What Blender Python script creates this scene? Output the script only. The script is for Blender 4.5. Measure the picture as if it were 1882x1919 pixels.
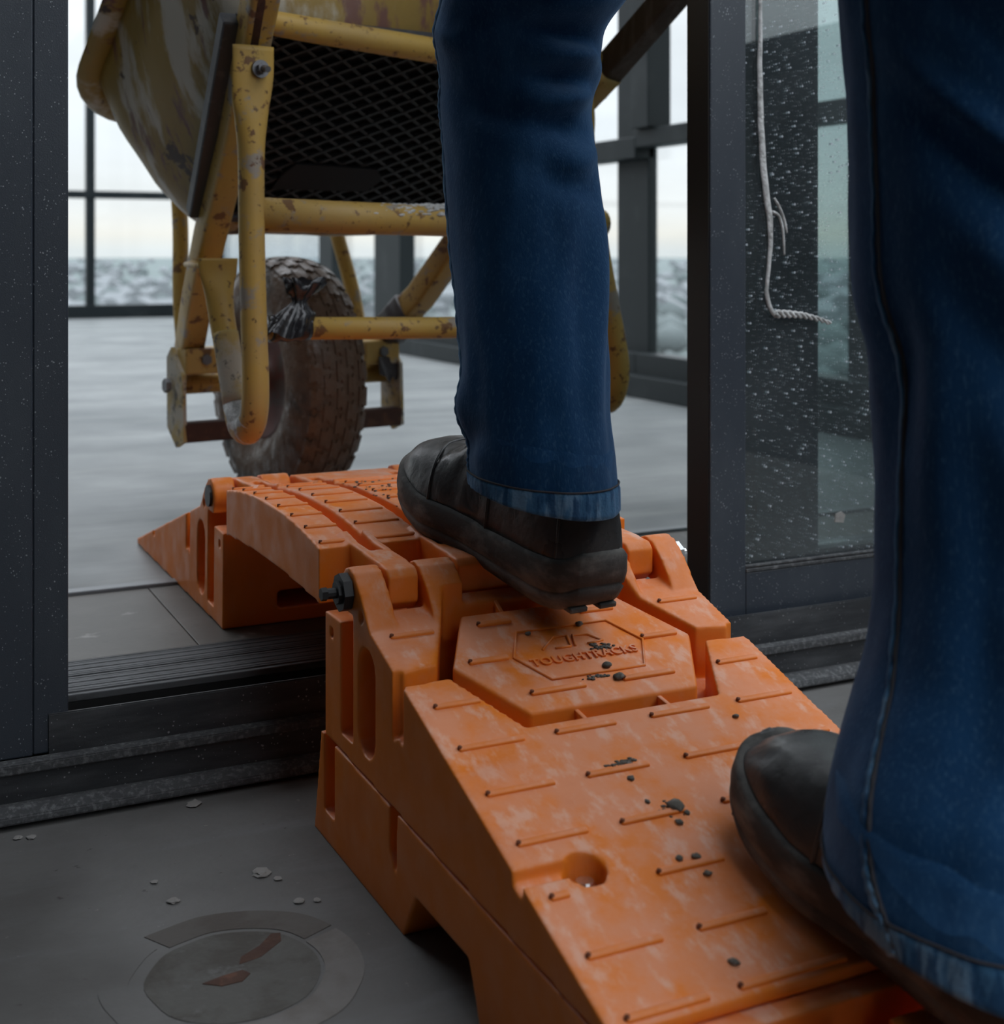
import bpy, bmesh, math, random
from mathutils import Vector, Matrix, noise as mnoise
random.seed(7)
sc = bpy.context.scene
for o in list(bpy.data.objects): bpy.data.objects.remove(o)
PI = math.pi
COL = sc.collection

# ------------------------------------------------------------------ camera
# metres; origin on the landing floor under the camera, +Y runs through the doorway
HO = 0.53                       # eye height above the landing floor
YAW = math.radians(25.8)        # camera turned to the right of the ramp's direction
cam_d = bpy.data.cameras.new('camera')
cam = bpy.data.objects.new('camera', cam_d); COL.objects.link(cam)
cam.location = (0, 0, HO); cam.rotation_euler = (PI/2, 0, -YAW)
cam_d.sensor_fit = 'HORIZONTAL'; cam_d.sensor_width = 36
cam_d.lens = 36*2540/1882
cam_d.shift_y = -(959.5-470)/1882
cam_d.clip_start = 0.02; cam_d.clip_end = 9000
cam_d.dof.use_dof = True; cam_d.dof.focus_distance = 1.25; cam_d.dof.aperture_fstop = 8
sc.camera = cam
sc.view_settings.view_transform = 'Standard'; sc.view_settings.look = 'None'
sc.view_settings.gamma = 1; sc.view_settings.use_curve_mapping = False
sc.view_settings.exposure = 0.38

# ------------------------------------------------------------------ overcast sky
wld = bpy.data.worlds.new('overcast_sky'); sc.world = wld; wld.use_nodes = True
nt = wld.node_tree; nt.nodes.clear()
def wn(t, **k):
    n = nt.nodes.new(t)
    for a, b in k.items(): setattr(n, a, b)
    return n
tc = wn('ShaderNodeTexCoord'); sep = wn('ShaderNodeSeparateXYZ'); nt.links.new(tc.outputs['Generated'], sep.inputs[0])
rmp = wn('ShaderNodeValToRGB'); nt.links.new(sep.outputs['Z'], rmp.inputs[0])
cr = rmp.color_ramp; cr.elements[0].position = 0.0; cr.elements[0].color = (.74, .78, .80, 1)
cr.elements[1].position = 1.0; cr.elements[1].color = (2.5, 2.65, 2.85, 1)
for p, c in ((.012, (.86, .845, .80, 1)), (.03, (.84, .86, .87, 1)), (.09, (.82, .87, .93, 1)), (.22, (.95, 1.0, 1.07, 1))):
    e = cr.elements.new(p); e.color = c
mp = wn('ShaderNodeMapping'); mp.inputs['Scale'].default_value = (2.2, 2.2, 11); nt.links.new(tc.outputs['Generated'], mp.inputs[0])
nz = wn('ShaderNodeTexNoise'); nz.inputs['Scale'].default_value = 2.0; nz.inputs['Detail'].default_value = 5; nt.links.new(mp.outputs[0], nz.inputs[0])
mr = wn('ShaderNodeMapRange'); mr.inputs[1].default_value = .3; mr.inputs[2].default_value = .7; mr.inputs[3].default_value = .9; mr.inputs[4].default_value = 1.08
nt.links.new(nz.outputs[0], mr.inputs[0])
mul = wn('ShaderNodeMix', data_type='RGBA', blend_type='MULTIPLY'); mul.inputs[0].default_value = 1
nt.links.new(rmp.outputs[0], mul.inputs[6]); nt.links.new(mr.outputs[0], mul.inputs[7])
bg = wn('ShaderNodeBackground'); bg.inputs[1].default_value = 0.93
nt.links.new(mul.outputs[2], bg.inputs[0])
wo = wn('ShaderNodeOutputWorld'); nt.links.new(bg.outputs[0], wo.inputs[0])

# ------------------------------------------------------------------ materials
def mat(name, col, rough=.5, metal=0, spec=.5, layers=(), bump=None, rough_noise=None, coords='Object', top_dust_sheen=0):
    """layers: (colour, scale, lo, hi, strength, detail, stretch) noise masks laid over the base colour"""
    m = bpy.data.materials.new(name); m.use_nodes = True
    t = m.node_tree; b = t.nodes['Principled BSDF']
    b.inputs['Roughness'].default_value = rough; b.inputs['Metallic'].default_value = metal
    b.inputs['Specular IOR Level'].default_value = spec
    co = t.nodes.new('ShaderNodeTexCoord').outputs[coords]
    rgb = t.nodes.new('ShaderNodeRGB'); rgb.outputs[0].default_value = (*col, 1)
    cur = rgb.outputs[0]
    def masked(scale, lo, hi, detail, stretch, kind='noise', seed=0):
        mp = t.nodes.new('ShaderNodeMapping'); mp.inputs['Scale'].default_value = stretch; mp.inputs['Location'].default_value = (seed*3.7, seed*1.3, seed*2.1)
        t.links.new(co, mp.inputs[0])
        if kind == 'speck':
            n = t.nodes.new('ShaderNodeTexVoronoi'); n.inputs['Scale'].default_value = scale
            t.links.new(mp.outputs[0], n.inputs[0]); out = n.outputs['Distance']
            n2 = t.nodes.new('ShaderNodeTexNoise'); n2.inputs['Scale'].default_value = scale*.23
            t.links.new(mp.outputs[0], n2.inputs[0])
            ad = t.nodes.new('ShaderNodeMath'); ad.operation = 'ADD'; t.links.new(out, ad.inputs[0])
            ml = t.nodes.new('ShaderNodeMath'); ml.operation = 'MULTIPLY'; ml.inputs[1].default_value = .6; t.links.new(n2.outputs[0], ml.inputs[0]); t.links.new(ml.outputs[0], ad.inputs[1]); out = ad.outputs[0]
        else:
            n = t.nodes.new('ShaderNodeTexNoise'); n.inputs['Scale'].default_value = scale; n.inputs['Detail'].default_value = detail
            n.inputs['Roughness'].default_value = .62
            t.links.new(mp.outputs[0], n.inputs[0]); out = n.outputs[0]
        r = t.nodes.new('ShaderNodeMapRange'); r.interpolation_type = 'SMOOTHSTEP'
        r.inputs[1].default_value = lo; r.inputs[2].default_value = hi; t.links.new(out, r.inputs[0]); return r.outputs[0]
    if top_dust_sheen:
        ge = t.nodes.new('ShaderNodeNewGeometry'); sx = t.nodes.new('ShaderNodeSeparateXYZ'); t.links.new(ge.outputs['Normal'], sx.inputs[0])
        upz = t.nodes.new('ShaderNodeMapRange'); upz.inputs[1].default_value = .45; upz.inputs[2].default_value = .92; upz.inputs[3].default_value = .12; t.links.new(sx.outputs['Z'], upz.inputs[0])
    for i, L in enumerate(layers):
        c, scale, lo, hi, st = L[:5]; detail = L[5] if len(L) > 5 else 6; stretch = L[6] if len(L) > 6 else (1, 1, 1); kind = L[7] if len(L) > 7 else 'noise'
        k = masked(scale, lo, hi, detail, stretch, kind, i+1)
        ml = t.nodes.new('ShaderNodeMath'); ml.operation = 'MULTIPLY'; ml.inputs[1].default_value = st; t.links.new(k, ml.inputs[0])
        if i < top_dust_sheen:
            m3 = t.nodes.new('ShaderNodeMath'); m3.operation = 'MULTIPLY'; t.links.new(ml.outputs[0], m3.inputs[0]); t.links.new(upz.outputs[0], m3.inputs[1]); ml = m3
        mx = t.nodes.new('ShaderNodeMix'); mx.data_type = 'RGBA'
        t.links.new(ml.outputs[0], mx.inputs[0]); t.links.new(cur, mx.inputs[6]); mx.inputs[7].default_value = (*c, 1); cur = mx.outputs[2]
    t.links.new(cur, b.inputs['Base Color'])
    if bump:
        scale, strength, dist = bump[:3]; stretch = bump[3] if len(bump) > 3 else (1, 1, 1)
        mp = t.nodes.new('ShaderNodeMapping'); mp.inputs['Scale'].default_value = stretch; t.links.new(co, mp.inputs[0])
        n = t.nodes.new('ShaderNodeTexNoise'); n.inputs['Scale'].default_value = scale; n.inputs['Detail'].default_value = 6; t.links.new(mp.outputs[0], n.inputs[0])
        bp = t.nodes.new('ShaderNodeBump'); bp.inputs['Strength'].default_value = strength; bp.inputs['Distance'].default_value = dist
        t.links.new(n.outputs[0], bp.inputs['Height']); t.links.new(bp.outputs[0], b.inputs['Normal'])
    if rough_noise:
        scale, lo, hi = rough_noise
        n = t.nodes.new('ShaderNodeTexNoise'); n.inputs['Scale'].default_value = scale; n.inputs['Detail'].default_value = 5; t.links.new(co, n.inputs[0])
        r = t.nodes.new('ShaderNodeMapRange'); r.inputs[1].default_value = .35; r.inputs[2].default_value = .65; r.inputs[3].default_value = lo; r.inputs[4].default_value = hi
        t.links.new(n.outputs[0], r.inputs[0]); t.links.new(r.outputs[0], b.inputs['Roughness'])
    return m

ORANGE = (.86, .215, .011)
M = {}
M['orange'] = mat('orange_plastic', ORANGE, .45, 0, .35,
    layers=[((.83, .33, .18), 20, .31, .60, .82, 8), ((.84, .48, .35), 42, .49, .68, .70, 7, (1.6, .8, 1)), ((.62, .13, .006), 9, .5, .75, .35)],
    bump=(420, .10, .001), rough_noise=(30, .36, .6), top_dust_sheen=2)  # upward layers: dust, with the deck's pale sheen painted in
M['orange_side'] = M['orange']
M['dark_dot'] = mat('dimple_shade', (.16, .04, .012), .8)  # dark colour stands for the shade in a small dimple
M['black_plastic'] = mat('black_plastic', (.012, .012, .013), .45)
M['steel'] = mat('bright_steel', (.75, .75, .75), .25, 1)
M['frame'] = mat('anthracite_powder_coat', (.036, .045, .060), .36, .0, .6,
    layers=[((.10, .115, .13), 9, .4, .8, .35, 4, (1, 1, .4)), ((.42, .45, .48), 330, .46, .37, .6, 2, (1, 1, .8), 'speck')], bump=(900, .25, .0006))
M['frame_dusty'] = mat('dusty_powder_coat', (.030, .033, .037), .6, .0, .4,
    layers=[((.11, .115, .12), 14, .38, .75, .6, 7, (.5, 3, 3)), ((.4, .41, .42), 210, .44, .36, .6, 2, (1, 1, 1), 'speck')], bump=(500, .3, .0008))
M['frame_far'] = mat('dark_window_frame', (.013, .019, .021), .5, 0, .3, layers=[((.05, .058, .06), 6, .5, .72, .4)])
M['lip_dust'] = mat('cement_dusted_edge', (.060, .063, .066), .85, layers=[((.17, .175, .18), 190, .46, .68, .8), ((.04, .04, .045), 40, .5, .7, .7)], bump=(400, .5, .001))
M['reveal'] = mat('dark_brown_reveal', (.012, .010, .009), .5)
M['void'] = mat('dark_channel', (.006, .006, .006), .7)
M['concrete_in'] = mat('pale_screed', (.215, .228, .228), .55, 0, .4,
    layers=[((.150, .163, .166), 2.2, .42, .62, .75, 7, (.35, 1.6, 1)), ((.28, .29, .285), 5, .5, .70, .6, 8, (.3, 2, 1)), ((.12, .125, .13), 46, .66, .74, .6, 5)],
    bump=(90, .12, .002), rough_noise=(4, .42, .7))
M['concrete_out'] = mat('grey_landing_screed', (.160, .158, .153), .66, 0, .35,
    layers=[((.10, .096, .09), 5, .42, .66, .6, 7), ((.20, .205, .21), 9, .5, .72, .5, 8, (.6, 2.4, 1)), ((.045, .04, .035), 60, .67, .73, .7, 4), ((.3, .29, .27), 75, .69, .74, .6, 3)],
    bump=(110, .25, .002), rough_noise=(7, .5, .75))
M['tile'] = mat('brown_grey_tile', (.085, .078, .066), .5, 0, .4,
    layers=[((.14, .13, .115), 7, .45, .7, .6, 8), ((.36, .35, .33), 16, .6, .74, .6, 8), ((.06, .055, .05), 40, .6, .72, .5)], bump=(140, .2, .001))
M['strip'] = mat('ribbed_aluminium_threshold', (.12, .125, .13), .5, .3, .5, layers=[((.16, .165, .17), 5, .4, .7, .6, 7, (.5, 6, 1)), ((.02, .02, .02), 22, .55, .7, .7, 6, (.5, 8, 1))], bump=(60, .5, .001, (1, 20, 1)))
M['strip_metal'] = mat('grey_floor_trim', (.20, .21, .22), .45, .2)
M['patch_pale'] = mat('pale_mortar_ring', (.205, .195, .185), .8, layers=[((.15, .135, .12), 18, .42, .62, .7, 7)], bump=(160, .5, .002))
M['patch_dark'] = mat('grey_mortar_fill', (.125, .122, .112), .8, layers=[((.08, .072, .062), 24, .42, .6, .8, 7), ((.2, .2, .2), 30, .58, .7, .6)], bump=(120, .6, .003))
M['patch_mid'] = mat('brown_mortar_ring', (.125, .115, .105), .8, layers=[((.09, .075, .065), 20, .42, .6, .7, 7)], bump=(120, .5, .002))
M['rust'] = mat('rusty_metal', (.085, .042, .028), .8, layers=[((.07, .03, .02), 30, .45, .6, .8), ((.22, .10, .06), 50, .55, .7, .6)], bump=(90, .6, .003))
M['plaster'] = mat('pale_plaster', (.30, .29, .275), .9, bump=(160, .5, .002))
M['crumb'] = mat('grey_mortar', (.12, .108, .092), .95, layers=[((.24, .225, .20), 120, .5, .65, .7)], bump=(300, .6, .002))
YEL = (.52, .33, .075)
M['yellow'] = mat('worn_yellow_paint', YEL, .5, 0, .4,
    layers=[((.44, .29, .10), 7, .42, .62, .7, 6), ((.30, .28, .26), 17, .57, .64, .85, 8), ((.16, .075, .035), 36, .59, .63, .9, 6), ((.10, .05, .03), 90, .63, .67, .8, 4)],
    bump=(80, .25, .002))
M['yellow_plaster'] = mat('plaster_smeared_yellow', (.47, .34, .13), .8, 0, .3,
    layers=[((.50, .47, .41), 16, .38, .58, .9, 8), ((.16, .15, .14), 70, .56, .62, .85, 5)], bump=(120, .5, .002))
M['tray'] = mat('scratched_yellow_steel', (.34, .215, .040), .42, .0, .5,
    layers=[((.25, .155, .035), 4, .42, .62, .7, 7), ((.60, .56, .48), 5.5, .50, .60, .85, 10, (1.2, 2.0, .55)), ((.15, .05, .06), 8, .57, .63, .8, 8, (1.4, 2.4, .5)), ((.05, .022, .016), 13, .60, .635, .95, 7)],
    bump=(14, .35, .006))
M['rust_dark'] = mat('flaking_rust', (.07, .032, .022), .85, layers=[((.13, .06, .035), 50, .5, .65, .7)], bump=(120, .6, .002))
M['plaster_white'] = mat('dried_white_plaster', (.62, .62, .61), .9, layers=[((.32, .32, .31), 60, .45, .62, .8)], bump=(220, .8, .003))
M['mesh_black'] = mat('black_coated_grid', (.016, .016, .017), .42, 0, .5, layers=[((.05, .05, .05), 60, .5, .7, .5)])
M['mat_back'] = mat('black_backing', (.008, .008, .009), .6, 0, .3)
M['edge_grey'] = mat('dark_grey_edge_strip', (.045, .047, .055), .5, layers=[((.12, .12, .12), 40, .55, .68, .6)])
M['handle'] = mat('weathered_dark_wood', (.075, .063, .05), .7, 0, .3, layers=[((.15, .14, .125), 10, .45, .65, .6, 8, (6, 6, .6))], bump=(40, .5, .002, (5, 5, .5)))
M['tyre'] = mat('muddy_rubber', (.032, .027, .024), .7, 0, .4,
    layers=[((.125, .078, .050), 9, .30, .52, .95, 8), ((.19, .15, .12), 44, .58, .68, .6, 6)], bump=(110, .7, .003), rough_noise=(38, .18, .85))
M['rim_red'] = mat('dull_red_rim', (.13, .045, .038), .6, layers=[((.09, .075, .065), 22, .45, .6, .8)])
M['tape'] = mat('dark_brown_tape', (.045, .038, .040), .42)
M['bag'] = mat('black_bin_bag', (.020, .020, .023), .22, 0, .6, bump=(60, .5, .004))
M['bolt'] = mat('dull_bolt_steel', (.20, .20, .21), .4, .8)
M['denim'] = mat('blue_denim', (.008, .044, .115), .92, 0, .12,
    layers=[((.045, .13, .26), 5.5, .48, .74, .5, 6, (1, 1, .55)), ((.005, .028, .08), 30, .48, .68, .45, 5, (1, 1, .3)), ((.06, .14, .24), 420, .5, .72, .3, 2, (1, 1, .35))],
    bump=(700, .35, .0012, (1, 1, .4)))
M['denim_hem'] = mat('faded_denim_hem', (.040, .115, .215), .92, 0, .12,
    layers=[((.13, .23, .34), 70, .48, .60, .8, 4, (1, 1, .2)), ((.010, .045, .11), 80, .50, .60, .85, 4, (1, 1, .2))], bump=(500, .4, .0015))
M['stitch'] = mat('brown_stitching', (.035, .035, .042), .9)
M['leather'] = mat('worn_black_leather', (.028, .028, .029), .42, 0, .5,
    layers=[((.12, .12, .118), 9, .32, .62, .75, 7), ((.17, .17, .165), 30, .58, .70, .6, 6), ((.010, .010, .010), 40, .55, .7, .5)], bump=(70, .4, .003), rough_noise=(22, .24, .55), top_dust_sheen=2)
M['sole'] = mat('grey_black_rubber_sole', (.055, .054, .052), .8, 0, .3, layers=[((.20, .19, .175), 14, .40, .62, .8, 6, (1, 1, 2))], bump=(120, .4, .002))
M['ceil'] = mat('dusty_plasterboard', (.55, .55, .54), .9)
M['wallmat'] = mat('dark_wall_panel', (.045, .048, .052), .6, layers=[((.07, .075, .08), 3, .45, .7, .5)])
M['field'] = mat('haze_tinted_fields', (.17, .205, .205), .95, layers=[((.125, .16, .155), .010, .45, .6, .8), ((.21, .24, .245), .004, .5, .66, .8), ((.15, .21, .15), .03, .6, .7, .8)])  # aerial haze is mixed into these ground colours
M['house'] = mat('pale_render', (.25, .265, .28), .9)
M['tree'] = mat('haze_tinted_leaves', (.13, .155, .157), .95)  # leaf colour greyed to carry the distance haze

for k_ in ('denim', 'denim_hem'):
    b_ = M[k_].node_tree.nodes['Principled BSDF']; b_.inputs['Sheen Weight'].default_value = .28; b_.inputs['Sheen Roughness'].default_value = .45; b_.inputs['Sheen Tint'].default_value = (.45, .68, 1, 1)
def glassmat(name, tint, dust_glare=0.0, refl=1.0):
    m = bpy.data.materials.new(name); m.use_nodes = True; t = m.node_tree; t.nodes.clear()
    out = t.nodes.new('ShaderNodeOutputMaterial')
    tr = t.nodes.new('ShaderNodeBsdfTransparent'); tr.inputs[0].default_value = (*tint, 1)
    gl = t.nodes.new('ShaderNodeBsdfGlossy'); gl.inputs['Roughness'].default_value = .0
    fr = t.nodes.new('ShaderNodeFresnel'); geo = t.nodes.new('ShaderNodeNewGeometry')
    ior = t.nodes.new('ShaderNodeMapRange'); ior.inputs[3].default_value = 1.5; ior.inputs[4].default_value = 1/1.5
    t.links.new(geo.outputs['Backfacing'], ior.inputs[0]); t.links.new(ior.outputs[0], fr.inputs[0])   # same reflectance from both faces of the thin pane
    ml = t.nodes.new('ShaderNodeMath'); ml.operation = 'MULTIPLY'; ml.inputs[1].default_value = refl; t.links.new(fr.outputs[0], ml.inputs[0])
    mx = t.nodes.new('ShaderNodeMixShader'); t.links.new(ml.outputs[0], mx.inputs[0]); t.links.new(tr.outputs[0], mx.inputs[1]); t.links.new(gl.outputs[0], mx.inputs[2])
    last = mx.outputs[0]
    if dust_glare:
        tcn = t.nodes.new('ShaderNodeTexCoord')
        df = t.nodes.new('ShaderNodeBsdfDiffuse'); df.inputs[0].default_value = (.60, .65, .70, 1)
        def speck(scale, lo, hi, st, dens):
            mp = t.nodes.new('ShaderNodeMapping'); mp.inputs['Scale'].default_value = (1, 0.02, 1); mp.inputs['Rotation'].default_value = (0, .5, 0); t.links.new(tcn.outputs['Object'], mp.inputs[0])
            v = t.nodes.new('ShaderNodeTexVoronoi'); v.inputs['Scale'].default_value = scale; v.inputs['Randomness'].default_value = 1
            t.links.new(mp.outputs[0], v.inputs[0])
            vs = t.nodes.new('ShaderNodeSeparateColor'); t.links.new(v.outputs['Color'], vs.inputs[0])
            szr = t.nodes.new('ShaderNodeMapRange'); szr.inputs[1].default_value = dens; szr.inputs[2].default_value = 1.0; szr.inputs[3].default_value = 0; szr.inputs[4].default_value = hi
            t.links.new(vs.outputs[0], szr.inputs[0])
            sb = t.nodes.new('ShaderNodeMath'); sb.operation = 'SUBTRACT'; t.links.new(szr.outputs[0], sb.inputs[0]); t.links.new(v.outputs['Distance'], sb.inputs[1])
            r = t.nodes.new('ShaderNodeMapRange'); r.inputs[1].default_value = 0; r.inputs[2].default_value = lo; t.links.new(sb.outputs[0], r.inputs[0])
            k = t.nodes.new('ShaderNodeMath'); k.operation = 'MULTIPLY'; k.inputs[1].default_value = st; t.links.new(r.outputs[0], k.inputs[0]); return k.outputs[0]
        a = speck(170, .10, .33, .75, .35); b = speck(420, .12, .36, .5, .3)
        mxm = t.nodes.new('ShaderNodeMath'); mxm.operation = 'MAXIMUM'; t.links.new(a, mxm.inputs[0]); t.links.new(b, mxm.inputs[1])
        n = t.nodes.new('ShaderNodeTexNoise'); n.inputs['Scale'].default_value = 5; t.links.new(tcn.outputs['Object'], n.inputs[0])
        film = t.nodes.new('ShaderNodeMapRange'); film.inputs[1].default_value = .3; film.inputs[2].default_value = .8; film.inputs[3].default_value = dust_glare*.4; film.inputs[4].default_value = dust_glare*1.4; t.links.new(n.outputs[0], film.inputs[0])  # thin dust film that also paints the pane's bluish reflection
        ad = t.nodes.new('ShaderNodeMath'); ad.operation = 'MAXIMUM'; t.links.new(mxm.outputs[0], ad.inputs[0]); t.links.new(film.outputs[0], ad.inputs[1])
        m2 = t.nodes.new('ShaderNodeMixShader'); t.links.new(ad.outputs[0], m2.inputs[0]); t.links.new(last, m2.inputs[1]); t.links.new(df.outputs[0], m2.inputs[2]); last = m2.outputs[0]
    t.links.new(last, out.inputs[0]); return m
M['glass'] = glassmat('clear_window_glass', (.97, .985, .98), 0)
M['glass_film'] = glassmat('hazy_window_glass', (.80, .85, .87), .25)
M['glass_dust_glare'] = glassmat('dusty_glare_door_glass', (.70, .78, .78), .05, 3.2)  # specks are dust; the even film adds a painted reflection tone

# ------------------------------------------------------------------ geometry helpers
def link(name, me, m=None, parent=None, smooth=True, loc=None, rot=None):
    o = bpy.data.objects.new(name, me); COL.objects.link(o)
    if m is not None:
        for mm in (m if isinstance(m, (list, tuple)) else [m]): me.materials.append(mm)
    if parent is not None: o.parent = parent
    if loc: o.location = loc
    if rot: o.rotation_euler = rot
    if smooth is not None and len(me.polygons): me.polygons.foreach_set('use_smooth', [bool(smooth)]*len(me.polygons))
    return o
def meshdata(name, v, f):
    me = bpy.data.meshes.new(name); me.from_pydata([tuple(p) for p in v], [], f); me.update(); return me
def from_bm(name, bm, m=None, parent=None, smooth=True, **k):
    bmesh.ops.recalc_face_normals(bm, faces=bm.faces[:])
    me = bpy.data.meshes.new(name); bm.to_mesh(me); bm.free()
    return link(name, me, m, parent, smooth, **k)
def empty(name, loc=(0, 0, 0), rotz=0, parent=None):
    o = bpy.data.objects.new(name, None); COL.objects.link(o); o.location = loc; o.rotation_euler = (0, 0, rotz); o.empty_display_size = .05
    if parent: o.parent = parent
    return o
def tag(o, label=None, cat=None, group=None, kind=None):
    if label: o['label'] = label
    if cat: o['category'] = cat
    if group: o['group'] = group
    if kind: o['kind'] = kind
    return o
def add_box(bm, lo, hi, bev=0, seg=2, mtx=None):
    r = bmesh.ops.create_cube(bm, size=1)
    vs = r['verts']
    for v in vs:
        v.co = Vector(((lo[i]+hi[i])/2 + v.co[i]*(hi[i]-lo[i]) for i in range(3)))
    if bev:
        es = list({e for v in vs for e in v.link_edges})
        q = bmesh.ops.bevel(bm, geom=es, offset=bev, segments=seg, affect='EDGES', profile=.5)
        vs = list({v for v in q['verts']} | {v for v in vs if v.is_valid})
    if mtx is not None: bmesh.ops.transform(bm, matrix=mtx, verts=vs)
    return vs
def box_obj(name, lo, hi, m, parent=None, bev=.002, smooth=False, seg=2):
    bm = bmesh.new(); add_box(bm, lo, hi, bev, seg); return from_bm(name, bm, m, parent, smooth)
def add_prism(bm, poly, lo, hi, axis='x'):
    """closed prism: poly of 2-D points, extruded between lo and hi along the axis"""
    n = len(poly)
    def P(p, a): return (a, p[0], p[1]) if axis == 'x' else ((p[0], a, p[1]) if axis == 'y' else (p[0], p[1], a))
    A = [bm.verts.new(P(p, lo)) for p in poly]; B = [bm.verts.new(P(p, hi)) for p in poly]
    bm.faces.new(A[::-1]); bm.faces.new(B)
    for i in range(n): bm.faces.new((A[i], A[(i+1) % n], B[(i+1) % n], B[i]))
    return A+B
def add_cyl(bm, p0, p1, r, n=24, r2=None):
    p0, p1 = Vector(p0), Vector(p1); d = p1-p0
    q = d.to_track_quat('Z', 'Y').to_matrix().to_4x4(); q.translation = (p0+p1)/2
    return bmesh.ops.create_cone(bm, cap_ends=True, segments=n, radius1=r, radius2=r if r2 is None else r2, depth=d.length, matrix=q)['verts']
def catmull(pts, per):
    out = []; n = len(pts); D = len(pts[0])
    for i in range(n-1):
        p0, p1, p2, p3 = pts[max(i-1, 0)], pts[i], pts[i+1], pts[min(i+2, n-1)]
        for k in range(per):
            t = k/per
            out.append(tuple(.5*((2*p1[j])+(-p0[j]+p2[j])*t+(2*p0[j]-5*p1[j]+4*p2[j]-p3[j])*t*t+(-p0[j]+3*p1[j]-3*p2[j]+p3[j])*t**3) for j in range(D)))
    out.append(tuple(pts[-1])); return out
def add_tube(bm, path, n=16, up=(0, 0, 1), cap=True, close=False, sq=2.0):
    """path rows: (x, y, z, ra[, rb]); ra across, rb along the up-ish direction; sq>2 squares the section"""
    rings = []; N = len(path)
    prev = None
    for i, p in enumerate(path):
        a = Vector(path[(i-1) % N if close else max(i-1, 0)][:3]); b = Vector(path[(i+1) % N if close else min(i+1, N-1)][:3]); T = (b-a).normalized()
        if prev is None:
            u = Vector(up); u = (u - T*u.dot(T));
            if u.length < 1e-4: u = Vector((1, 0, 0)) - T*T.x
            u.normalize()
        else:
            u = (prev - T*prev.dot(T)).normalized()
        prev = u; w = T.cross(u)
        ra = p[3]; rb = p[4] if len(p) > 4 else ra
        ring = []
        for k in range(n):
            t = 2*PI*k/n; c_, s_ = math.cos(t), math.sin(t)
            e = 2/sq
            cx = math.copysign(abs(c_)**e, c_); sx = math.copysign(abs(s_)**e, s_)
            ring.append(bm.verts.new(Vector(p[:3]) + w*(ra*cx) + u*(rb*sx)))
        rings.append(ring)
    for i in range(N if close else N-1):
        A, B = rings[i], rings[(i+1) % N]
        for k in range(n): bm.faces.new((A[k], A[(k+1) % n], B[(k+1) % n], B[k]))
    if cap and not close: bm.faces.new(rings[0][::-1]); bm.faces.new(rings[-1])
    return rings
def tube_obj(name, path, m, parent=None, n=16, **k):
    bm = bmesh.new(); add_tube(bm, path, n, **k); return from_bm(name, bm, m, parent, True)
def add_lathe(bm, prof, n=48, axis='x'):
    rings = []
    for (a, r) in prof:
        ring = []
        for k in range(n):
            t = 2*PI*k/n
            ring.append(bm.verts.new((a, r*math.cos(t), r*math.sin(t)) if axis == 'x' else (r*math.cos(t), r*math.sin(t), a)))
        rings.append(ring)
    for A, B in zip(rings[:-1], rings[1:]):
        for k in range(n): bm.faces.new((A[k], A[(k+1) % n], B[(k+1) % n], B[k]))
    return rings
def carve(name, base_bm, cut_bms, voxel=.002, smooth_it=4, add_bms=()):
    """boolean a moulding, then re-mesh it so that every edge comes out softly rounded"""
    def tmp(bm):
        bmesh.ops.recalc_face_normals(bm, faces=bm.faces[:])
        me = bpy.data.meshes.new('tmp'); bm.to_mesh(me); bm.free()
        o = bpy.data.objects.new('tmp', me); COL.objects.link(o); return o
    b = tmp(base_bm); junk = [b]
    for op, L in (('UNION', add_bms), ('DIFFERENCE', cut_bms)):
        for c in L:
            co = tmp(c); junk.append(co)
            md = b.modifiers.new('b', 'BOOLEAN'); md.operation = op; md.object = co; md.solver = 'EXACT'; md.use_self = True
    r = b.modifiers.new('r', 'REMESH'); r.mode = 'VOXEL'; r.voxel_size = voxel
    s = b.modifiers.new('s', 'SMOOTH'); s.factor = .5; s.iterations = smooth_it
    for j in junk[1:]: j.hide_render = True
    bpy.context.view_layer.update()
    dg = bpy.context.evaluated_depsgraph_get()
    me = bpy.data.meshes.new_from_object(b.evaluated_get(dg)); me.name = name
    for j in junk: bpy.data.objects.remove(j)
    return me

# ------------------------------------------------------------------ setting: floors, frames, walls
def struct(o): o['kind'] = 'structure'; return o
IN = .095     # the inner floor stands one step above the landing
fl = struct(box_obj('floor', (-3.2, -3.2, -.12), (2.3, 1.36, 0), M['concrete_out'], bev=0))
def wob(i, k=7): return 1+.05*mnoise.noise(Vector((i*.37, k, 0)))
def patch(name, r0, r1, t0, t1, z, m, cx=.255, cy=.978, n=48, seed=1):
    bm = bmesh.new(); A = []; B = []
    for i in range(n+1):
        t = t0+(t1-t0)*i/n; w = 1+.035*mnoise.noise(Vector((math.cos(t)*2.2, math.sin(t)*2.2, seed)))
        A.append((cx+r0*w*math.cos(t), cy+r0*w*math.sin(t))); B.append((cx+r1*w*math.cos(t), cy+r1*w*math.sin(t)))
    for i in range(n):
        q = [A[i], A[i+1], B[i+1], B[i]]
        lo = [bm.verts.new((*p, .0)) for p in q]; hi = [bm.verts.new((*p, z)) for p in q]
        bm.faces.new(hi)
        for k in range(4): bm.faces.new((lo[k], lo[(k+1) % 4], hi[(k+1) % 4], hi[k]))
    bmesh.ops.remove_doubles(bm, verts=bm.verts[:], dist=1e-5)
    return from_bm(name, bm, m, fl, False)
patch('mortar_ring', .066, .095, math.radians(-105), math.radians(20), .0007, M['patch_pale'])
patch('mortar_ring', .068, .096, math.radians(24), math.radians(120), .0006, M['patch_mid'])
patch('mortar_ring', .074, .094, math.radians(125), math.radians(245), .0005, M['concrete_out'])
patch('mortar_fill', .002, .063, 0, 2*PI, .0005, M['patch_dark'])
bm = bmesh.new()
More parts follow.
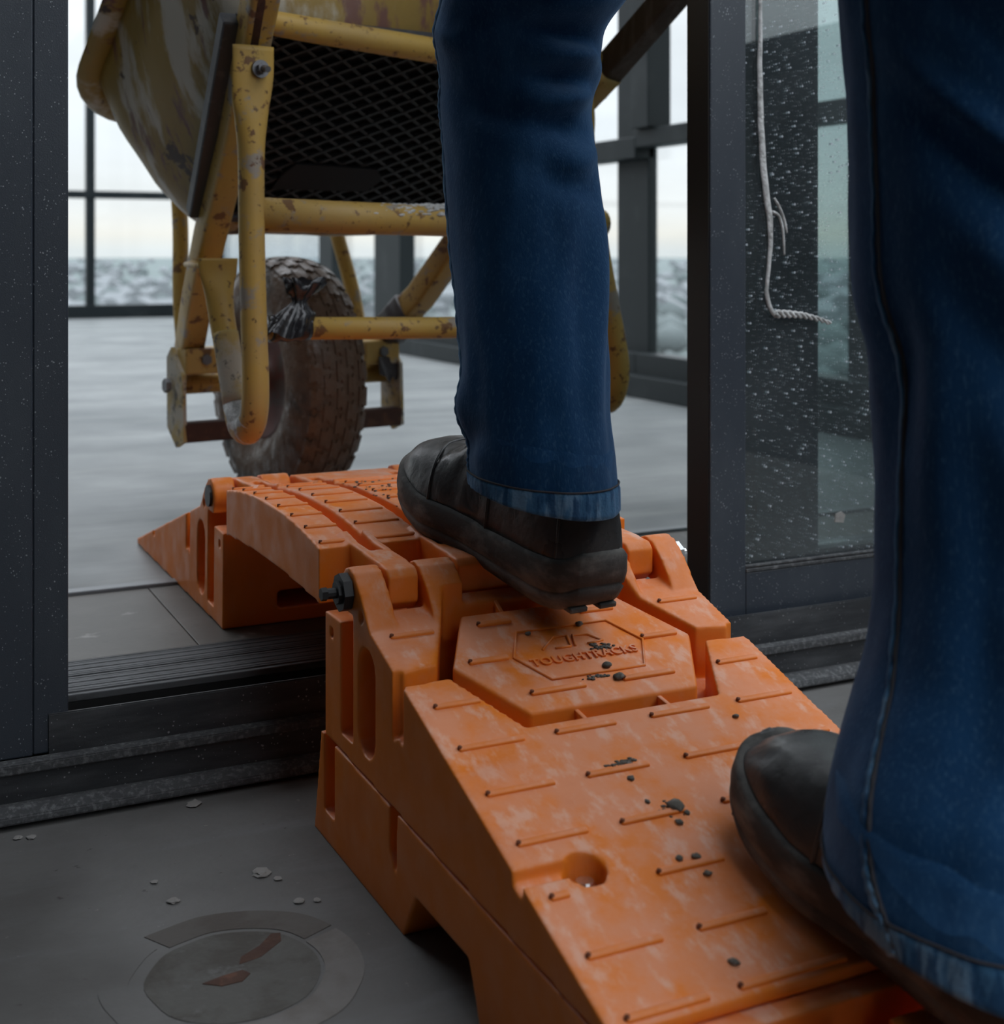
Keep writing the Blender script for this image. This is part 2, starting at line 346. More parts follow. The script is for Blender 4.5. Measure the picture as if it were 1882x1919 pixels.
pts = [(.231, .975), (.243, .966), (.258, .966), (.266, .974), (.262, .981), (.246, .979)]
add_prism(bm, pts, 0, .0011, 'z'); from_bm('rust_stain_plate', bm, M['rust'], fl, False)
bm = bmesh.new()
pts = [(.262, .990), (.280, .994), (.300, 1.010), (.303, 1.022), (.296, 1.024), (.283, 1.010), (.266, 1.000)]
add_prism(bm, pts, 0, .0008, 'z'); from_bm('rust_stain_plate', bm, M['rust'], fl, False)

fi = struct(box_obj('floor', (-4.2, 1.40, -.05), (2.35, 9.3, IN-.004), M['concrete_in'], bev=0))
scr = box_obj('screed', (-4.2, 1.80, IN-.006), (2.35, 9.3, IN), M['concrete_in'], fi, bev=0)
for x0, x1 in ((-.85, -.2506), (-.2494, .3494), (.3506, .9494), (.9506, 1.55), (1.551, 2.2)):
    box_obj('tile', (x0, 1.4935, IN-.006), (x1, 1.7735, IN-.0002), M['tile'], fi, bev=.0008)
box_obj('metal_trim', (-.9, 1.776, IN-.006), (2.2, 1.797, IN+.004), M['strip_metal'], fi, bev=.0015)

# sill of the sliding door
s1 = struct(empty('trim_1')); 
def long_prism(name, poly, m, parent, x0=-1.2, x1=2.2, smooth=False):
    bm = bmesh.new(); add_prism(bm, poly, x0, x1, 'x'); bmesh.ops.bevel(bm, geom=[e for e in bm.edges if abs(e.verts[0].co.x-e.verts[1].co.x) > .1], offset=.0012, segments=2, affect='EDGES')
    return from_bm(name, bm, m, parent, smooth)
long_prism('front_rail', [(1.340, .0), (1.340, .0915), (1.3445, .0915), (1.3445, .0)], M['frame_dusty'], s1, .172, 2.2)
long_prism('ledge', [(1.325, .0445), (1.325, .0535), (1.3405, .0545), (1.3405, .0445)], M['lip_dust'], s1)
long_prism('base_rail', [(1.330, .0), (1.330, .0450), (1.3405, .0450), (1.3405, .0)], M['frame_dusty'], s1)
long_prism('base_lip', [(1.3305, .005), (1.3305, .018), (1.320, .0185), (1.3085, .012), (1.307, .006), (1.312, .004)], M['lip_dust'], s1)
box_obj('channel_floor', (-1.2, 1.3445, .0), (2.2, 1.40, .02), M['void'], s1, bev=0)
box_obj('channel_back', (-1.2, 1.384, .02), (2.2, 1.40, .086), M['void'], s1, bev=0)
th = struct(box_obj('trim_2', (.18, 1.384, .086), (2.2, 1.4925, IN-.0015), M['strip'], bev=.001))
for k in range(22):
    y = 1.390+k*.0046 + (0.006 if k > 9 else 0)
    if y > 1.488: break
    h = .0003+.0003*math.sin(k*2.3)
    bm = bmesh.new(); add_box(bm, (.18, y, IN-.002), (2.2, y+.0026, IN+h), .0006, 1)
    from_bm('rib', bm, M['strip'], th, False)

# left jamb
j = struct(empty('trim_3'))
box_obj('outer_jamb', (-1.2, 1.340, .0545), (.1575, 1.44, 2.35), M['frame'], j, bev=.0015)
box_obj('stepped_jamb', (.1580, 1.3425, .0545), (.190, 1.44, 2.35), M['frame'], j, bev=.0015)
box_obj('head', (.19, 1.3425, 2.25), (2.2, 1.44, 2.35), M['frame'], j, bev=.0015)

# right sliding leaf
d1 = struct(empty('door_1'))
box_obj('stile', (.933, 1.3555, .022), (.985, 1.406, 2.25), M['frame'], d1, bev=.0015)
box_obj('reveal_strip', (.9315, 1.358, .022), (.9335, 1.4035, 2.25), M['reveal'], d1, bev=.0005)
box_obj('bottom_rail', (.9855, 1.3560, .022), (2.15, 1.406, .138), M['frame'], d1, bev=.0015)
box_obj('glazing_bead', (.9855, 1.3545, .1385), (2.15, 1.362, .1425), M['lip_dust'], d1, bev=.0008)
box_obj('glazing_bead', (.9855, 1.3565, .1435), (2.15, 1.363, .1465), M['lip_dust'], d1, bev=.0008)
box_obj('glass_pane', (.9855, 1.365, .1385), (2.15, 1.369, 2.25), M['glass_dust_glare'], d1, bev=0)
box_obj('glass_pane', (.9855, 1.389, .1385), (2.15, 1.393, 2.25), M['glass'], d1, bev=0)
box_obj('spacer_bar', (.9855, 1.3705, .1385), (1.012, 1.388, 2.25), M['frame_far'], d1, bev=0)
box_obj('spacer_bar', (1.012, 1.3705, .1385), (2.15, 1.388, .152), M['frame_far'], d1, bev=0)
d2 = struct(empty('door_2'))
box_obj('stile', (1.052, 1.424, .022), (1.151, 1.465, 2.25), M['frame'], d2, bev=.0015)
box_obj('bottom_rail', (1.1515, 1.424, .022), (2.18, 1.465, .140), M['frame'], d2, bev=.0015)
box_obj('glass_pane', (1.1515, 1.440, .1405), (2.18, 1.444, 2.25), M['glass'], d2, bev=0)
# dried white sealant run on the pane
Yg = 1.3625
dp = catmull([(1.012, Yg, .86, .0030), (1.011, Yg, .76, .0045), (1.012, Yg, .70, .0055), (1.015, Yg, .65, .0060), (1.019, Yg, .61, .0060), (1.026, Yg, .57, .0055), (1.026, Yg, .53, .0038), (1.022, Yg, .49, .0030), (1.021, Yg, .478, .0036), (1.028, Yg, .458, .0036), (1.036, Yg, .449, .0040)], 6)
bm = bmesh.new(); add_tube(bm, [(x+.0012*mnoise.noise(Vector((z*40, 0, 0))), y, z, r*.8, .0022) for x, y, z, r in dp], 10, up=(0, 1, 0))
add_tube(bm, catmull([(1.033, Yg, .595, .0014), (1.041, Yg, .583, .0018), (1.048, Yg, .568, .0017), (1.052, Yg, .552, .0012)], 6), 8, up=(0, 1, 0))
add_tube(bm, catmull([(1.030, Yg, .578, .0022), (1.040, Yg, .573, .0018), (1.046, Yg, .555, .0016), (1.048, Yg, .525, .0012)], 6), 8, up=(0, 1, 0))
tw = []
for q in range(2):
    P = []
    for i in range(61):
        t = i/60; x = 1.034+(1.119-1.034)*t; z = .452-.014*t+.004*math.sin(t*3)
        a = t*2*PI*5+q*PI; r = (.0036-.0018*t)
        P.append((x, Yg-.0012+.0015*math.cos(a), z+r*math.sin(a), .0024-.001*t))
    add_tube(bm, P, 8, up=(0, 1, 0))
from_bm('sealant_run', bm, M['plaster_white'], d1)
bm = bmesh.new(); add_prism(bm, [(1.128, .186), (1.142, .184), (1.145, .194), (1.139, .1985), (1.130, .196)], 1.3635, 1.3652, 'y'); from_bm('plaster_splash', bm, M['plaster'], d1, False)

# wall and window bands
def window_band(name, axis, fixed, a0, a1, posts, zs, m=M['frame_far'], glass=M['glass'], depth=.06, side=1, film=()):
    """posts: (from, to, depth) uprights; zs: (from, to) horizontal rails; the panes fill the rest"""
    w = struct(empty(name))
    def bx(nm, p0, p1, z0, z1, d0, d1, mm):
        if axis == 'x': return box_obj(nm, (p0, fixed+d0, z0), (p1, fixed+d1, z1), mm, w, bev=.003 if mm is m else 0)
        return box_obj(nm, (fixed+d0, p0, z0), (fixed+d1, p1, z1), mm, w, bev=.003 if mm is m else 0)
    for p0, p1, d in posts: bx('mullion', p0, p1, zs[0][0], zs[-1][1], -side*d if side > 0 else 0, .02 if side > 0 else d, m)
    for z0, z1 in zs: bx('rail', a0, a1, z0, z1, -depth if side > 0 else 0, .012 if side > 0 else depth, m)
    edges = [a0]+[v for p in sorted(posts) for v in p[:2]]+[a1]
    for i in range(0, len(edges)-1, 2):
        if edges[i+1]-edges[i] < .05: continue
        for k in range(len(zs)-1):
            bx('pane', edges[i], edges[i+1], zs[k][1], zs[k+1][0], .002, .008, M['glass_film'] if any(abs(f-edges[i]) < .05 for f in film) else glass)
    return w
ZT = 2.75
window_band('window_1', 'x', 9.05, -4.2, 2.2, [(-2.6, -2.545, .05), (-1.25, -1.195, .05), (.08, .135, .05), (1.386, 1.440, .05)], [(IN, .18), (.868, .916), (ZT-.2, ZT)])
window_band('window_2', 'y', 2.2, 3.505, 9.05, [(3.505, 3.69, .012), (5.46, 5.78, .05), (6.37, 6.58, .05), (8.75, 9.05, .05)], [(IN, .222), (.81, .875), (ZT-.2, ZT)], film=(6.58,))
box_obj('base_rail', (2.10, 1.5, IN), (2.2, 9.05, .16), M['frame_far'], bpy.data.objects['window_2'], bev=.003)
window_band('window_3', 'y', 2.2, 3.0, 3.505, [], [(IN, .222), (.841, .895), (ZT-.2, ZT)])
box_obj('sash_stile', (2.12, 3.40, .895), (2.2, 3.495, ZT-.2), M['frame_far'], bpy.data.objects['window_3'], bev=.003)
struct(box_obj('added_wall_left', (-4.35, 1.44, IN), (-4.2, 9.3, ZT), M['wallmat'], bev=0))  # unseen solid wall, added to darken the left sides of things
struct(box_obj('wall_right', (2.20, 1.47, IN), (2.35, 2.45, ZT), M['wallmat'], bev=0))
window_band('window_7', 'y', 2.2, 2.45, 3.0, [(2.45, 2.60, .01), (2.92, 3.0, .01)], [(IN, .222), (.841, .895), (ZT-.2, ZT)])
struct(box_obj('added_ceiling', (-4.4, 1.44, ZT), (2.45, 2.6, ZT+.1), M['ceil'], bev=0))  # unseen; only part roofed, shaped to let skylight onto the floor
struct(box_obj('added_ceiling', (-4.4, 2.6, ZT), (-1.6, 9.3, ZT+.1), M['ceil'], bev=0))  # unseen left strip of roof, open beside it for skylight
struct(box_obj('wall_front', (-4.2, 1.345, 2.35), (2.35, 1.44, ZT), M['wallmat'], bev=0))
struct(box_obj('wall_front', (-4.2, 1.345, -.02), (-1.2, 1.44, 2.35), M['wallmat'], bev=0))
# the landing: glazed on the right and behind, solid left added to block light
window_band('window_5', 'y', 2.2, -3.2, 1.34, [(-1.9, -1.8, .05)], [(.98, 1.08), (2.5, 2.6)])
box_obj('spandrel', (2.14, -3.2, 0), (2.2, 1.34, .98), M['wallmat'], bpy.data.objects['window_5'], bev=.003)
window_band('window_6', 'x', -3.2, .9, 2.2, [(1.5, 1.6, .05)], [(0, .10), (.838, .905), (2.5, 2.6)], side=-1)
struct(box_obj('added_wall_back', (-3.35, -3.35, -.02), (.9, -3.2, 2.6), M['wallmat'], bev=0))  # unseen; closed off to cut light from behind the camera
struct(box_obj('added_wall_left', (-3.35, -3.2, -.02), (-3.2, 1.345, 2.6), M['wallmat'], bev=0))  # unseen; keeps light off the ramp's left side
struct(box_obj('added_ceiling', (-3.35, -3.35, 2.6), (.32, 1.345, 2.7), M['ceil'], bev=0))  # unseen roof, cut short so skylight comes from the right

# ------------------------------------------------------------------ orange ramp set
W2 = .162
def deck_z(l): return .1575-.327*l
def loc(v): return v
def wedge_body():
    b = bmesh.new()
    prof = [(0, 0), (0, .111), (-.046, .111), (-.046, deck_z(.046)), (-.507, deck_z(.507)), (-.507, -.0162)]
    add_prism(b, prof, -W2, W2, 'x')
    adds = []
    for x0, x1 in ((-.162, -.136), (-.102, -.068), (.068, .102), (.136, .162)):
        a = bmesh.new(); add_cyl(a, (x0, -.063, .142), (x1, -.063, .142), .0205, 32); adds.append(a)
        a = bmesh.new(); add_prism(a, [(-.060, .1622), (-.075, .160), (-.092, .146), (-.112, .1222), (-.112, .08), (-.060, .08)], x0, x1, 'x'); adds.append(a)
    cuts = []
    for x0, x1, yy in ((-.136, -.102, -.087), (.102, .136, -.087), (-.066, .066, -.074)):      # room for the bridge tongues
        c = bmesh.new(); add_box(c, (x0, yy, .108), (x1, .02, .25)); cuts.append(c)
    # pocket round the hexagon, following the slope of the deck
    hx = [(-.113-.014, 0), (-.077-.010, .066+.015), (.077+.010, .066+.015), (.113+.014, 0), (.077+.010, -.066-.015), (-.077-.010, -.066-.015)]
    c = bmesh.new(); cy = -.173
    vs = add_prism(c, [(x, y+cy) for x, y in hx], -.046, .08, 'z')
    for v in vs: v.co.z += deck_z(-v.co.y)
    cuts.append(c)
    for s in (-1, 1):
        c = bmesh.new()
        vs = add_prism(c, [(s*.10, cy-.009), (s*.18, cy-.017), (s*.18, cy-.002), (s*.10, cy+.010)], -.046, .08, 'z')
        for v in vs: v.co.z += deck_z(-v.co.y)
        cuts.append(c)
        c = bmesh.new()
        add_box(c, (s*.18 if s < 0 else .132, -.073, .014), (-.132 if s < 0 else .18, -.042, .124)); cuts.append(c)
        c = bmesh.new()                                              # upright capsule opening
        pl = []
        for k in range(17):
            t = PI*k/16; pl.append((-.107+.020*math.cos(t), .084+.020*math.sin(t)))
        for k in range(17):
            t = PI+PI*k/16; pl.append((-.107+.020*math.cos(t), .034+.020*math.sin(t)))
        add_prism(c, pl, min(s*.045, s*.18), max(s*.045, s*.18), 'x'); cuts.append(c)
        c = bmesh.new()                                              # groove running down the side from the slit
        add_prism(c, [(-.166, .048), (-.183, .056), (-.183, .2), (-.166, .2)], min(s*.155, s*.18), max(s*.155, s*.18), 'x'); cuts.append(c)
        c = bmesh.new()                                              # short curved finger slot on the shoulder
        add_cyl(c, (s*.174, -.092, .124), (s*.143, -.096, .1315), .0052, 16); cuts.append(c)
        c = bmesh.new(); add_cyl(c, (s*.114, -.391, -.0085), (s*.114, -.391, .12), .0145, 32); cuts.append(c)
        c = bmesh.new()                                              # step that runs from the edge into the hole
        zz = deck_z(.386)
        add_prism(c, [(-.379, zz+.03), (-.381, zz-.008), (-.394, zz-.0105), (-.396, zz+.03)], min(s*.114, s*.18), max(s*.114, s*.18), 'x'); cuts.append(c)
        c = bmesh.new(); add_box(c, (min(s*.03, s*.097), -.085 if s < 0 else -.085, .017), (max(s*.03, s*.097), .03, .037)); cuts.append(c)
        c = bmesh.new(); add_box(c, (min(s*.155, s*.18), -.0205, .09), (max(s*.155, s*.18), -.0135, .100)); cuts.append(c)
    return carve('ramp_body', b, cuts, .002, 4, adds)
ME_WEDGE = wedge_body()
SL = math.atan(.327)
ME_TREAD = {}
def tread_mesh(L):
    k = round(L, 3)
    if k not in ME_TREAD:
        bm = bmesh.new(); add_box(bm, (0, -.0030, -.002), (L, .0030, .0021), .0018, 3)
        n0 = len(bm.faces)
        vs = add_cyl(bm, (.0012, 0, .0), (.0012, 0, .0026), .0017, 10)
        for f in {f for v in vs for f in v.link_faces}: f.material_index = 1
        bmesh.ops.recalc_face_normals(bm, faces=bm.faces[:])
        me = bpy.data.meshes.new('tread_bar'); bm.to_mesh(me); bm.free(); me.materials.append(M['orange']); me.materials.append(M['dark_dot'])
        me.polygons.foreach_set('use_smooth', [True]*len(me.polygons)); ME_TREAD[k] = me
    return ME_TREAD[k]
def tread(parent, x0, x1, y, z, slope):
    o = bpy.data.objects.new('tread_bar', tread_mesh(x1-x0)); COL.objects.link(o); o.parent = parent
    o.location = (x0, y, z); o.rotation_euler = (slope, 0, 0); return o
def hex_plate(parent):
    hp = [(-.113, 0), (-.077, .066), (.077, .066), (.113, 0), (.077, -.066), (-.077, -.066)]; cy = -.173
    bm = bmesh.new(); vs = add_prism(bm, [(x, y+cy) for x, y in hp], -.0475, -.0005, 'z')
    for v in vs: v.co.z += deck_z(-v.co.y)
    bmesh.ops.bevel(bm, geom=[e for e in bm.edges], offset=.0032, segments=3, affect='EDGES', profile=.5)
    h = from_bm('hexagon_plate', bm, M['orange'], parent, True)
    h.data.set_sharp_from_angle(angle=math.radians(35))
    for a, b, l in ((-.069, -.037, .124), (-.098, -.062, .171), (-.066, -.016, .218), (.018, .068, .218), (.065, .101, .170), (.03, .064, .124)):
        tread(h, a, b, -l, deck_z(l), SL)
    # raised outline of the emblem
    bp = [(-.0615, 0), (-.0435, .0325), (.0435, .0325), (.0615, 0), (.0435, -.0325), (-.0435, -.0325)]
    bm = bmesh.new(); add_tube(bm, [(x+.0035, y+cy, deck_z(-(y+cy)), .0014, .0014) for x, y in bp], 8, close=True); from_bm('raised_outline', bm, M['orange'], h)
    # emblem: two outlined cab shapes
    def P(x, y): return (x-.55, y-1.168, deck_z(1.168-y), .0011, .0013)
    bm = bmesh.new()
    add_tube(bm, [P(.521, 1.000), P(.5385, 1.0145), P(.5515, 1.0140), P(.5475, .9995)], 8)
    add_tube(bm, [P(.5330, .9998), P(.5475, .9995)], 8)
    add_tube(bm, [P(.5515, .9992), P(.5565, 1.0135), P(.5700, 1.0120), P(.5790, 1.0015), P(.5640, 1.0000)], 8)
    from_bm('cab_emblem', bm, M['orange'], h)
    cu = bpy.data.curves.new('lettering', 'FONT'); cu.body = 'TOUGHTRACKS'; cu.size = .0135; cu.extrude = .0009; cu.offset = .00022; cu.space_character = 1.08
    tmpo = bpy.data.objects.new('tmp', cu); COL.objects.link(tmpo); bpy.context.view_layer.update()
    me = bpy.data.meshes.new_from_object(tmpo.evaluated_get(bpy.context.evaluated_depsgraph_get())); bpy.data.objects.remove(tmpo)
    xs = [v.co.x for v in me.vertices]; k = .100/(max(xs)-min(xs)); x0 = min(xs)
    for v in me.vertices: v.co.x = (v.co.x-x0)*k; v.co.y *= .98
    me.name = 'lettering'
    while len(me.materials): me.materials.pop()
    link('lettering', me, M['orange'], h, False, loc=(-.0475, -.1875, deck_z(.1875)+.0004), rot=(SL, 0, 0))
def wedge(loc, rotz, tilt, label):
    w = empty('ramp_wedge', loc, rotz); w.rotation_euler = (tilt, 0, rotz)
    tag(w, label, 'ramp')
    link('ramp_body', ME_WEDGE, None if ME_WEDGE.materials else M['orange'], w)
    cols = ((-.149, -.095), (-.069, -.016), (.015, .070), (.097, .151))
    for l in (.265, .313, .361, .408, .455):
        for i, (a, b) in enumerate(cols):
            if l == .408 and i == 0: b = a+.014
            if l == .408 and i == 3: a = b-.014
            tread(w, a, b, -l, deck_z(l), SL)
    for l in (.217, .125): tread(w, -.148, -.109, -l, deck_z(l), SL); tread(w, .111, .152, -l, deck_z(l), SL)
    for a, b in ((-.149, -.091), (-.070, .011), (.03, .151)): tread(w, a, b, -.500, deck_z(.500), SL)
    hex_plate(w)
    for x, y in ((-.036, -.246), (.040, -.246), (-.036, -.100), (.040, -.100)):
        bm = bmesh.new(); z = deck_z(-y); zs = .004 if y < -.17 else -.004
        vs = add_box(bm, (x-.002, y-.0115, z-.050), (x+.0018, y+.0115, z-.0004), .0004, 1)
        for v in vs:
            if v.co.z > z-.02: v.co.z += -.327*(-(v.co.y-y))*1.0 - (.004 if (v.co.y-y)*(1 if y < -.17 else -1) > 0 else 0)
        from_bm('rib', bm, M['orange'], w)
    for s in (-1, 1):
        bm = bmesh.new(); add_cyl(bm, (s*.114, -.391, -.0078), (s*.114, -.391, .0165), .0105, 6); add_cyl(bm, (s*.114, -.391, .0165), (s*.114, -.391, .0215), .0085, 16, .006)
        tag(from_bm('screw', bm, M['steel'], w, False), 'bright steel screw down the round hole')
    # hinge pin: black knob and stem on the left, bright nut on the right
    k = -1 if rotz else 1
    bm = bmesh.new(); add_cyl(bm, (k*-.163, -.063, .142), (k*-.171, -.063, .142), .0165, 8); add_cyl(bm, (k*-.171, -.063, .142), (k*-.174, -.063, .142), .010, 8); add_cyl(bm, (k*-.174, -.063, .142), (k*-.186, -.063, .142), .0048, 10); add_cyl(bm, (k*-.187, -.063, .142), (k*-.182, -.063, .142), .0058, 6)
    if rotz:
        bm.free(); bm = bmesh.new(); add_cyl(bm, (-.16*k, -.063, .142), (-.1655*k, -.063, .142), .013, 12)
    from_bm('pin_knob', bm, M['black_plastic'], w, False)
    bm = bmesh.new(); add_cyl(bm, (k*-.163, -.063, .142), (k*.166, -.063, .142), .006, 16); from_bm('hinge_pin', bm, M['steel'], w)
    bm = bmesh.new(); add_cyl(bm, (k*.163, -.063, .142), (k*.174, -.063, .142), .012, 6); add_cyl(bm, (k*.174, -.063, .142), (k*.180, -.063, .142), .006, 12); from_bm('pin_nut', bm, M['steel'], w, False)
    return w
NZ = .0955
wn_ = wedge((.55, 1.168, NZ), 0, 0, 'orange plastic ramp wedge with the hexagon emblem, on top of the orange riser')
wf_ = wedge((.55, 1.540, IN+.0006), PI, -math.atan(.032)*1.0, 'orange plastic ramp wedge on the inner floor, nose pointing away into the bright room')

# riser under the near wedge
def riser_mesh():
    b = bmesh.new()
    prof = [(1.200, 0), (1.180, .0948), (.652, .0778), (.398, .004), (.398, 0), (.8375, 0), (.856, .040), (.952, .040), (.977, 0)]
    add_prism(b, prof, -.1622, .1622, 'x')
    cuts = []
    for s in (-1, 1):
        c = bmesh.new(); add_box(c, (min(s*.137, s*.19), 1.143, .026), (max(s*.137, s*.19), 1.171, .13)); cuts.append(c)
        c = bmesh.new(); add_prism(c, [(.994, .040), (1.008, .055), (1.008, .13), (.989, .13)], min(s*.152, s*.19), max(s*.152, s*.19), 'x'); cuts.append(c)
    c = bmesh.new(); add_box(c, (-.20, .630, .035), (.20, .648, .13)); cuts.append(c)
    c = bmesh.new(); add_box(c, (-.012, .36, .012), (.012, .645, .13)); cuts.append(c)
    c = bmesh.new(); add_prism(c, [(1.21, -.01), (1.21, .03), (1.18, .03)], -.1, .1, 'x'); cuts.append(c)
    return carve('riser_body', b, cuts, .002, 4)
rs = tag(empty('ramp_riser', (.55, 0, 0)), 'orange plastic riser block on the landing floor, under the wedge with the emblem', 'riser')
link('riser_body', riser_mesh(), M['orange'], rs)
for k in range(4):
    y = .61-.048*k
    for a, b in ((-.149, -.09), (-.075, -.02), (.02, .075), (.09, .149)): tread(rs, a, b, y, .19-.327*(.977-y)-.0017, SL)

# arched bridge between the two wedges
YC = 1.354
def arch_top(y): d = (y-YC)/.169; return HO-.2585-.0135*abs(d)**2.2
def arch_bot(y): d = (y-YC)/.169; return HO-.3170-.0055*d*d
def bridge_mesh():
    b = bmesh.new()
    ys = [1.186+(1.522-1.186)*i/28 for i in range(29)]
    prof = [(y-YC, arch_bot(y)) for y in ys]+[(y-YC, arch_top(y)) for y in reversed(ys)]
    add_prism(b, prof, -W2, W2, 'x')
    adds = []
    zh = .2375; yh = .249
    for s in (-1, 1):
        for x0, x1 in ((-.133, -.105), (.105, .133), (-.063, .063)):
            a = bmesh.new(); yh = .249 if abs(x0) > .1 or abs(x1) > .1 else .237
            pl = [(s*.14, .210), (s*.14, .2665), (s*.170, .2615), (s*(yh-.004), .2580), (s*(yh+.014), .2560)]
            pl += [(s*(yh+.0195), .250), (s*(yh+.0195), .228), (s*(yh+.010), .220)]
            pl.append((s*(yh-.03), .214))
            add_prism(a, pl, x0, x1, 'x'); adds.append(a)
    cuts = []
    for x in (-.118, -.0505, .0505, .118):
        c = bmesh.new()
        pl = [(y-YC, arch_top(y)-.022) for y in [1.153+(1.555-1.153)*i/20 for i in range(21)]]+[(.205, .4), (-.205, .4)]
        add_prism(c, pl, x-.0062, x+.0062, 'x'); cuts.append(c)
    c = bmesh.new(); add_box(c, (-.15, -.15, .15), (.15, .15, .226)); cuts.append(c)
    return carve('bridge_body', b, cuts, .002, 4, adds)
br = tag(empty('ramp_bridge', (.55, YC, 0)), 'arched orange plastic bridge spanning the threshold between the two ramp wedges', 'ramp')
link('bridge_body', bridge_mesh(), M['orange'], br)
for i in range(8):
    y = YC+(i-3.5)*.0444; sl = math.atan((arch_top(y+.004)-arch_top(y-.004))/.008)
    for a, b in ((-.158, -.126), (-.108, -.062), (-.040, .040), (.062, .108), (.126, .158)): tread(br, a, b, y-YC, arch_top(y), sl)

# crumbs of mortar on the ramp
def lump(r, seed, flat=.55, n=2, rough=.5):
    bm = bmesh.new(); bmesh.ops.create_icosphere(bm, subdivisions=n, radius=r)
    for v in bm.verts:
        d = 1+rough*mnoise.noise(v.co.normalized()*2.3+Vector((seed*3.1, seed, 0))); v.co *= d; v.co.z *= flat
    return bm
def wdeck(y): return .19-.327*(.977-y)
crumbs = [(.528, .810, .0062), (.522, .796, .003), (.515, .765, .0036), (.514, .750, .0032), (.566, .952, .0050), (.564, .968, .0042), (.512, .844, .0027), (.511, .820, .0020), (.488, .684, .0036), (.634, .886, .0028), (.570, 1.026, .0038), (.519, 1.023, .0026), (.503, .767, .0026), (.533, .803, .0024)]
CRL = ['largest grey mortar crumb, at the end of a tread bar left of the planted shoe', 'small crumb just below the largest mortar crumb on the slope',
    'crumb above a tread bar, upper of two between largest crumb and screw hole row', 'crumb just below a tread bar, left of the planted shoe\'s middle', 'dark crumb at the left end of a tread bar on the hexagon plate\'s front right',
    'round crumb on the lower edge of the raised emblem outline', 'crumb just below the long smear of mortar specks', 'tiny crumb up and left of the largest mortar crumb', 'lone crumb lowest on the slope, nearest the ramp nose',
    'crumb nearest the ramp\'s right edge, ahead of the planted shoe', 'crumb on the upper edge of the raised emblem outline, below the heel', 'crumb at the upper left corner of the raised emblem outline',
    'crumb furthest left in the row on a tread bar below the largest crumb', 'small crumb touching the right side of the largest mortar crumb']
for i, (x, y, r) in enumerate(crumbs):
    o = from_bm('mortar_crumb', lump(r, i), M['crumb'], None, True, loc=(x, y, wdeck(y)+.0006+r*.25), rot=(SL, 0, i))
    tag(o, CRL[i], 'crumb', 'mortar crumbs on the orange ramp')
def smear(name, x, y, w, d, n, seed, label):
    rnd = random.Random(seed); bm = bmesh.new()
    for k in range(n):
        a = rnd.gauss(0, .45)*w; b_ = rnd.gauss(0, .45)*d; r = rnd.uniform(.0006, .0019)
        q = bmesh.ops.create_icosphere(bm, subdivisions=1, radius=r)['verts']
        for v in q: v.co = Vector((v.co.x*1.3+x+a, v.co.y+y+b_, v.co.z*.6+wdeck(y+b_)+.0006))
    o = from_bm(name, bm, M['crumb']); tag(o, label, 'dirt', None, 'stuff'); return o
smear('mortar_dust', .516, .861, .012, .0022, 60, 1, 'long smear of grey mortar specks on the bare ramp slope')
smear('mortar_dust', .574, .993, .010, .005, 46, 2, 'grey mortar specks scattered over the raised lettering')
smear('mortar_dust', .522, .809, .010, .006, 26, 3, 'grey specks round the largest mortar crumb on the ramp')
smear('mortar_dust', .548, .958, .014, .003, 26, 4, 'grey specks along the front edge of the hexagon plate')
bm = bmesh.new(); rnd = random.Random(5)
for k in range(90):
    x = rnd.uniform(.50, .60); y = rnd.gauss(1.37, .06); r = rnd.uniform(.0006, .0018)
    for v in bmesh.ops.create_icosphere(bm, subdivisions=1, radius=r)['verts']: v.co = Vector((v.co.x*1.4+x, v.co.y+y, v.co.z*.6+arch_top(y)+.001))
tag(from_bm('mud_specks', bm, M['crumb']), 'dark specks of mud on top of the arched bridge', 'dirt', None, 'stuff')
# flakes on the landing floor
FLL = ['pale plaster flake lying right under the door sill lip, nearest the riser', 'largest pale plaster flake, halfway between sill and round mortar patch', 'small flake touching distance right of the largest plaster flake',
    'oval plaster flake just above the round mortar patch\'s left side', 'leftmost plaster flake of the pair under the sill at far left', 'right plaster flake of the pair under the sill at far left', 'flake above the mortar ring\'s right side, left one of two',
    'tiny plaster flake left of the largest flake on the landing', 'flake nearest the riser, right one of two above the mortar ring']
for i, (x, y, r) in enumerate([(.299, 1.296, .0075), (.317, 1.127, .0080), (.327, 1.111, .0035), (.239, 1.110, .0050), (.139, 1.290, .0040), (.150, 1.286, .0042), (.331, 1.065, .0045), (.232, 1.150, .0032), (.345, 1.060, .0030)]):
    o = from_bm('plaster_flake', lump(r, i+20, .22, 2, .7), M['plaster'], None, False, loc=(x, y, .0012), rot=(0, 0, i*1.3))
    tag(o, FLL[i], 'flake', 'plaster flakes on the landing floor')

# ------------------------------------------------------------------ wheelbarrow
B = tag(empty('wheelbarrow', (.681, 2.268, IN), math.radians(8.8)), 'worn yellow builder\'s wheelbarrow tipped forward, its wheel beyond the orange bridge', 'wheelbarrow')
AX = .215                                        # axle height
def L(x, y, z): return (x, y, z+AX)
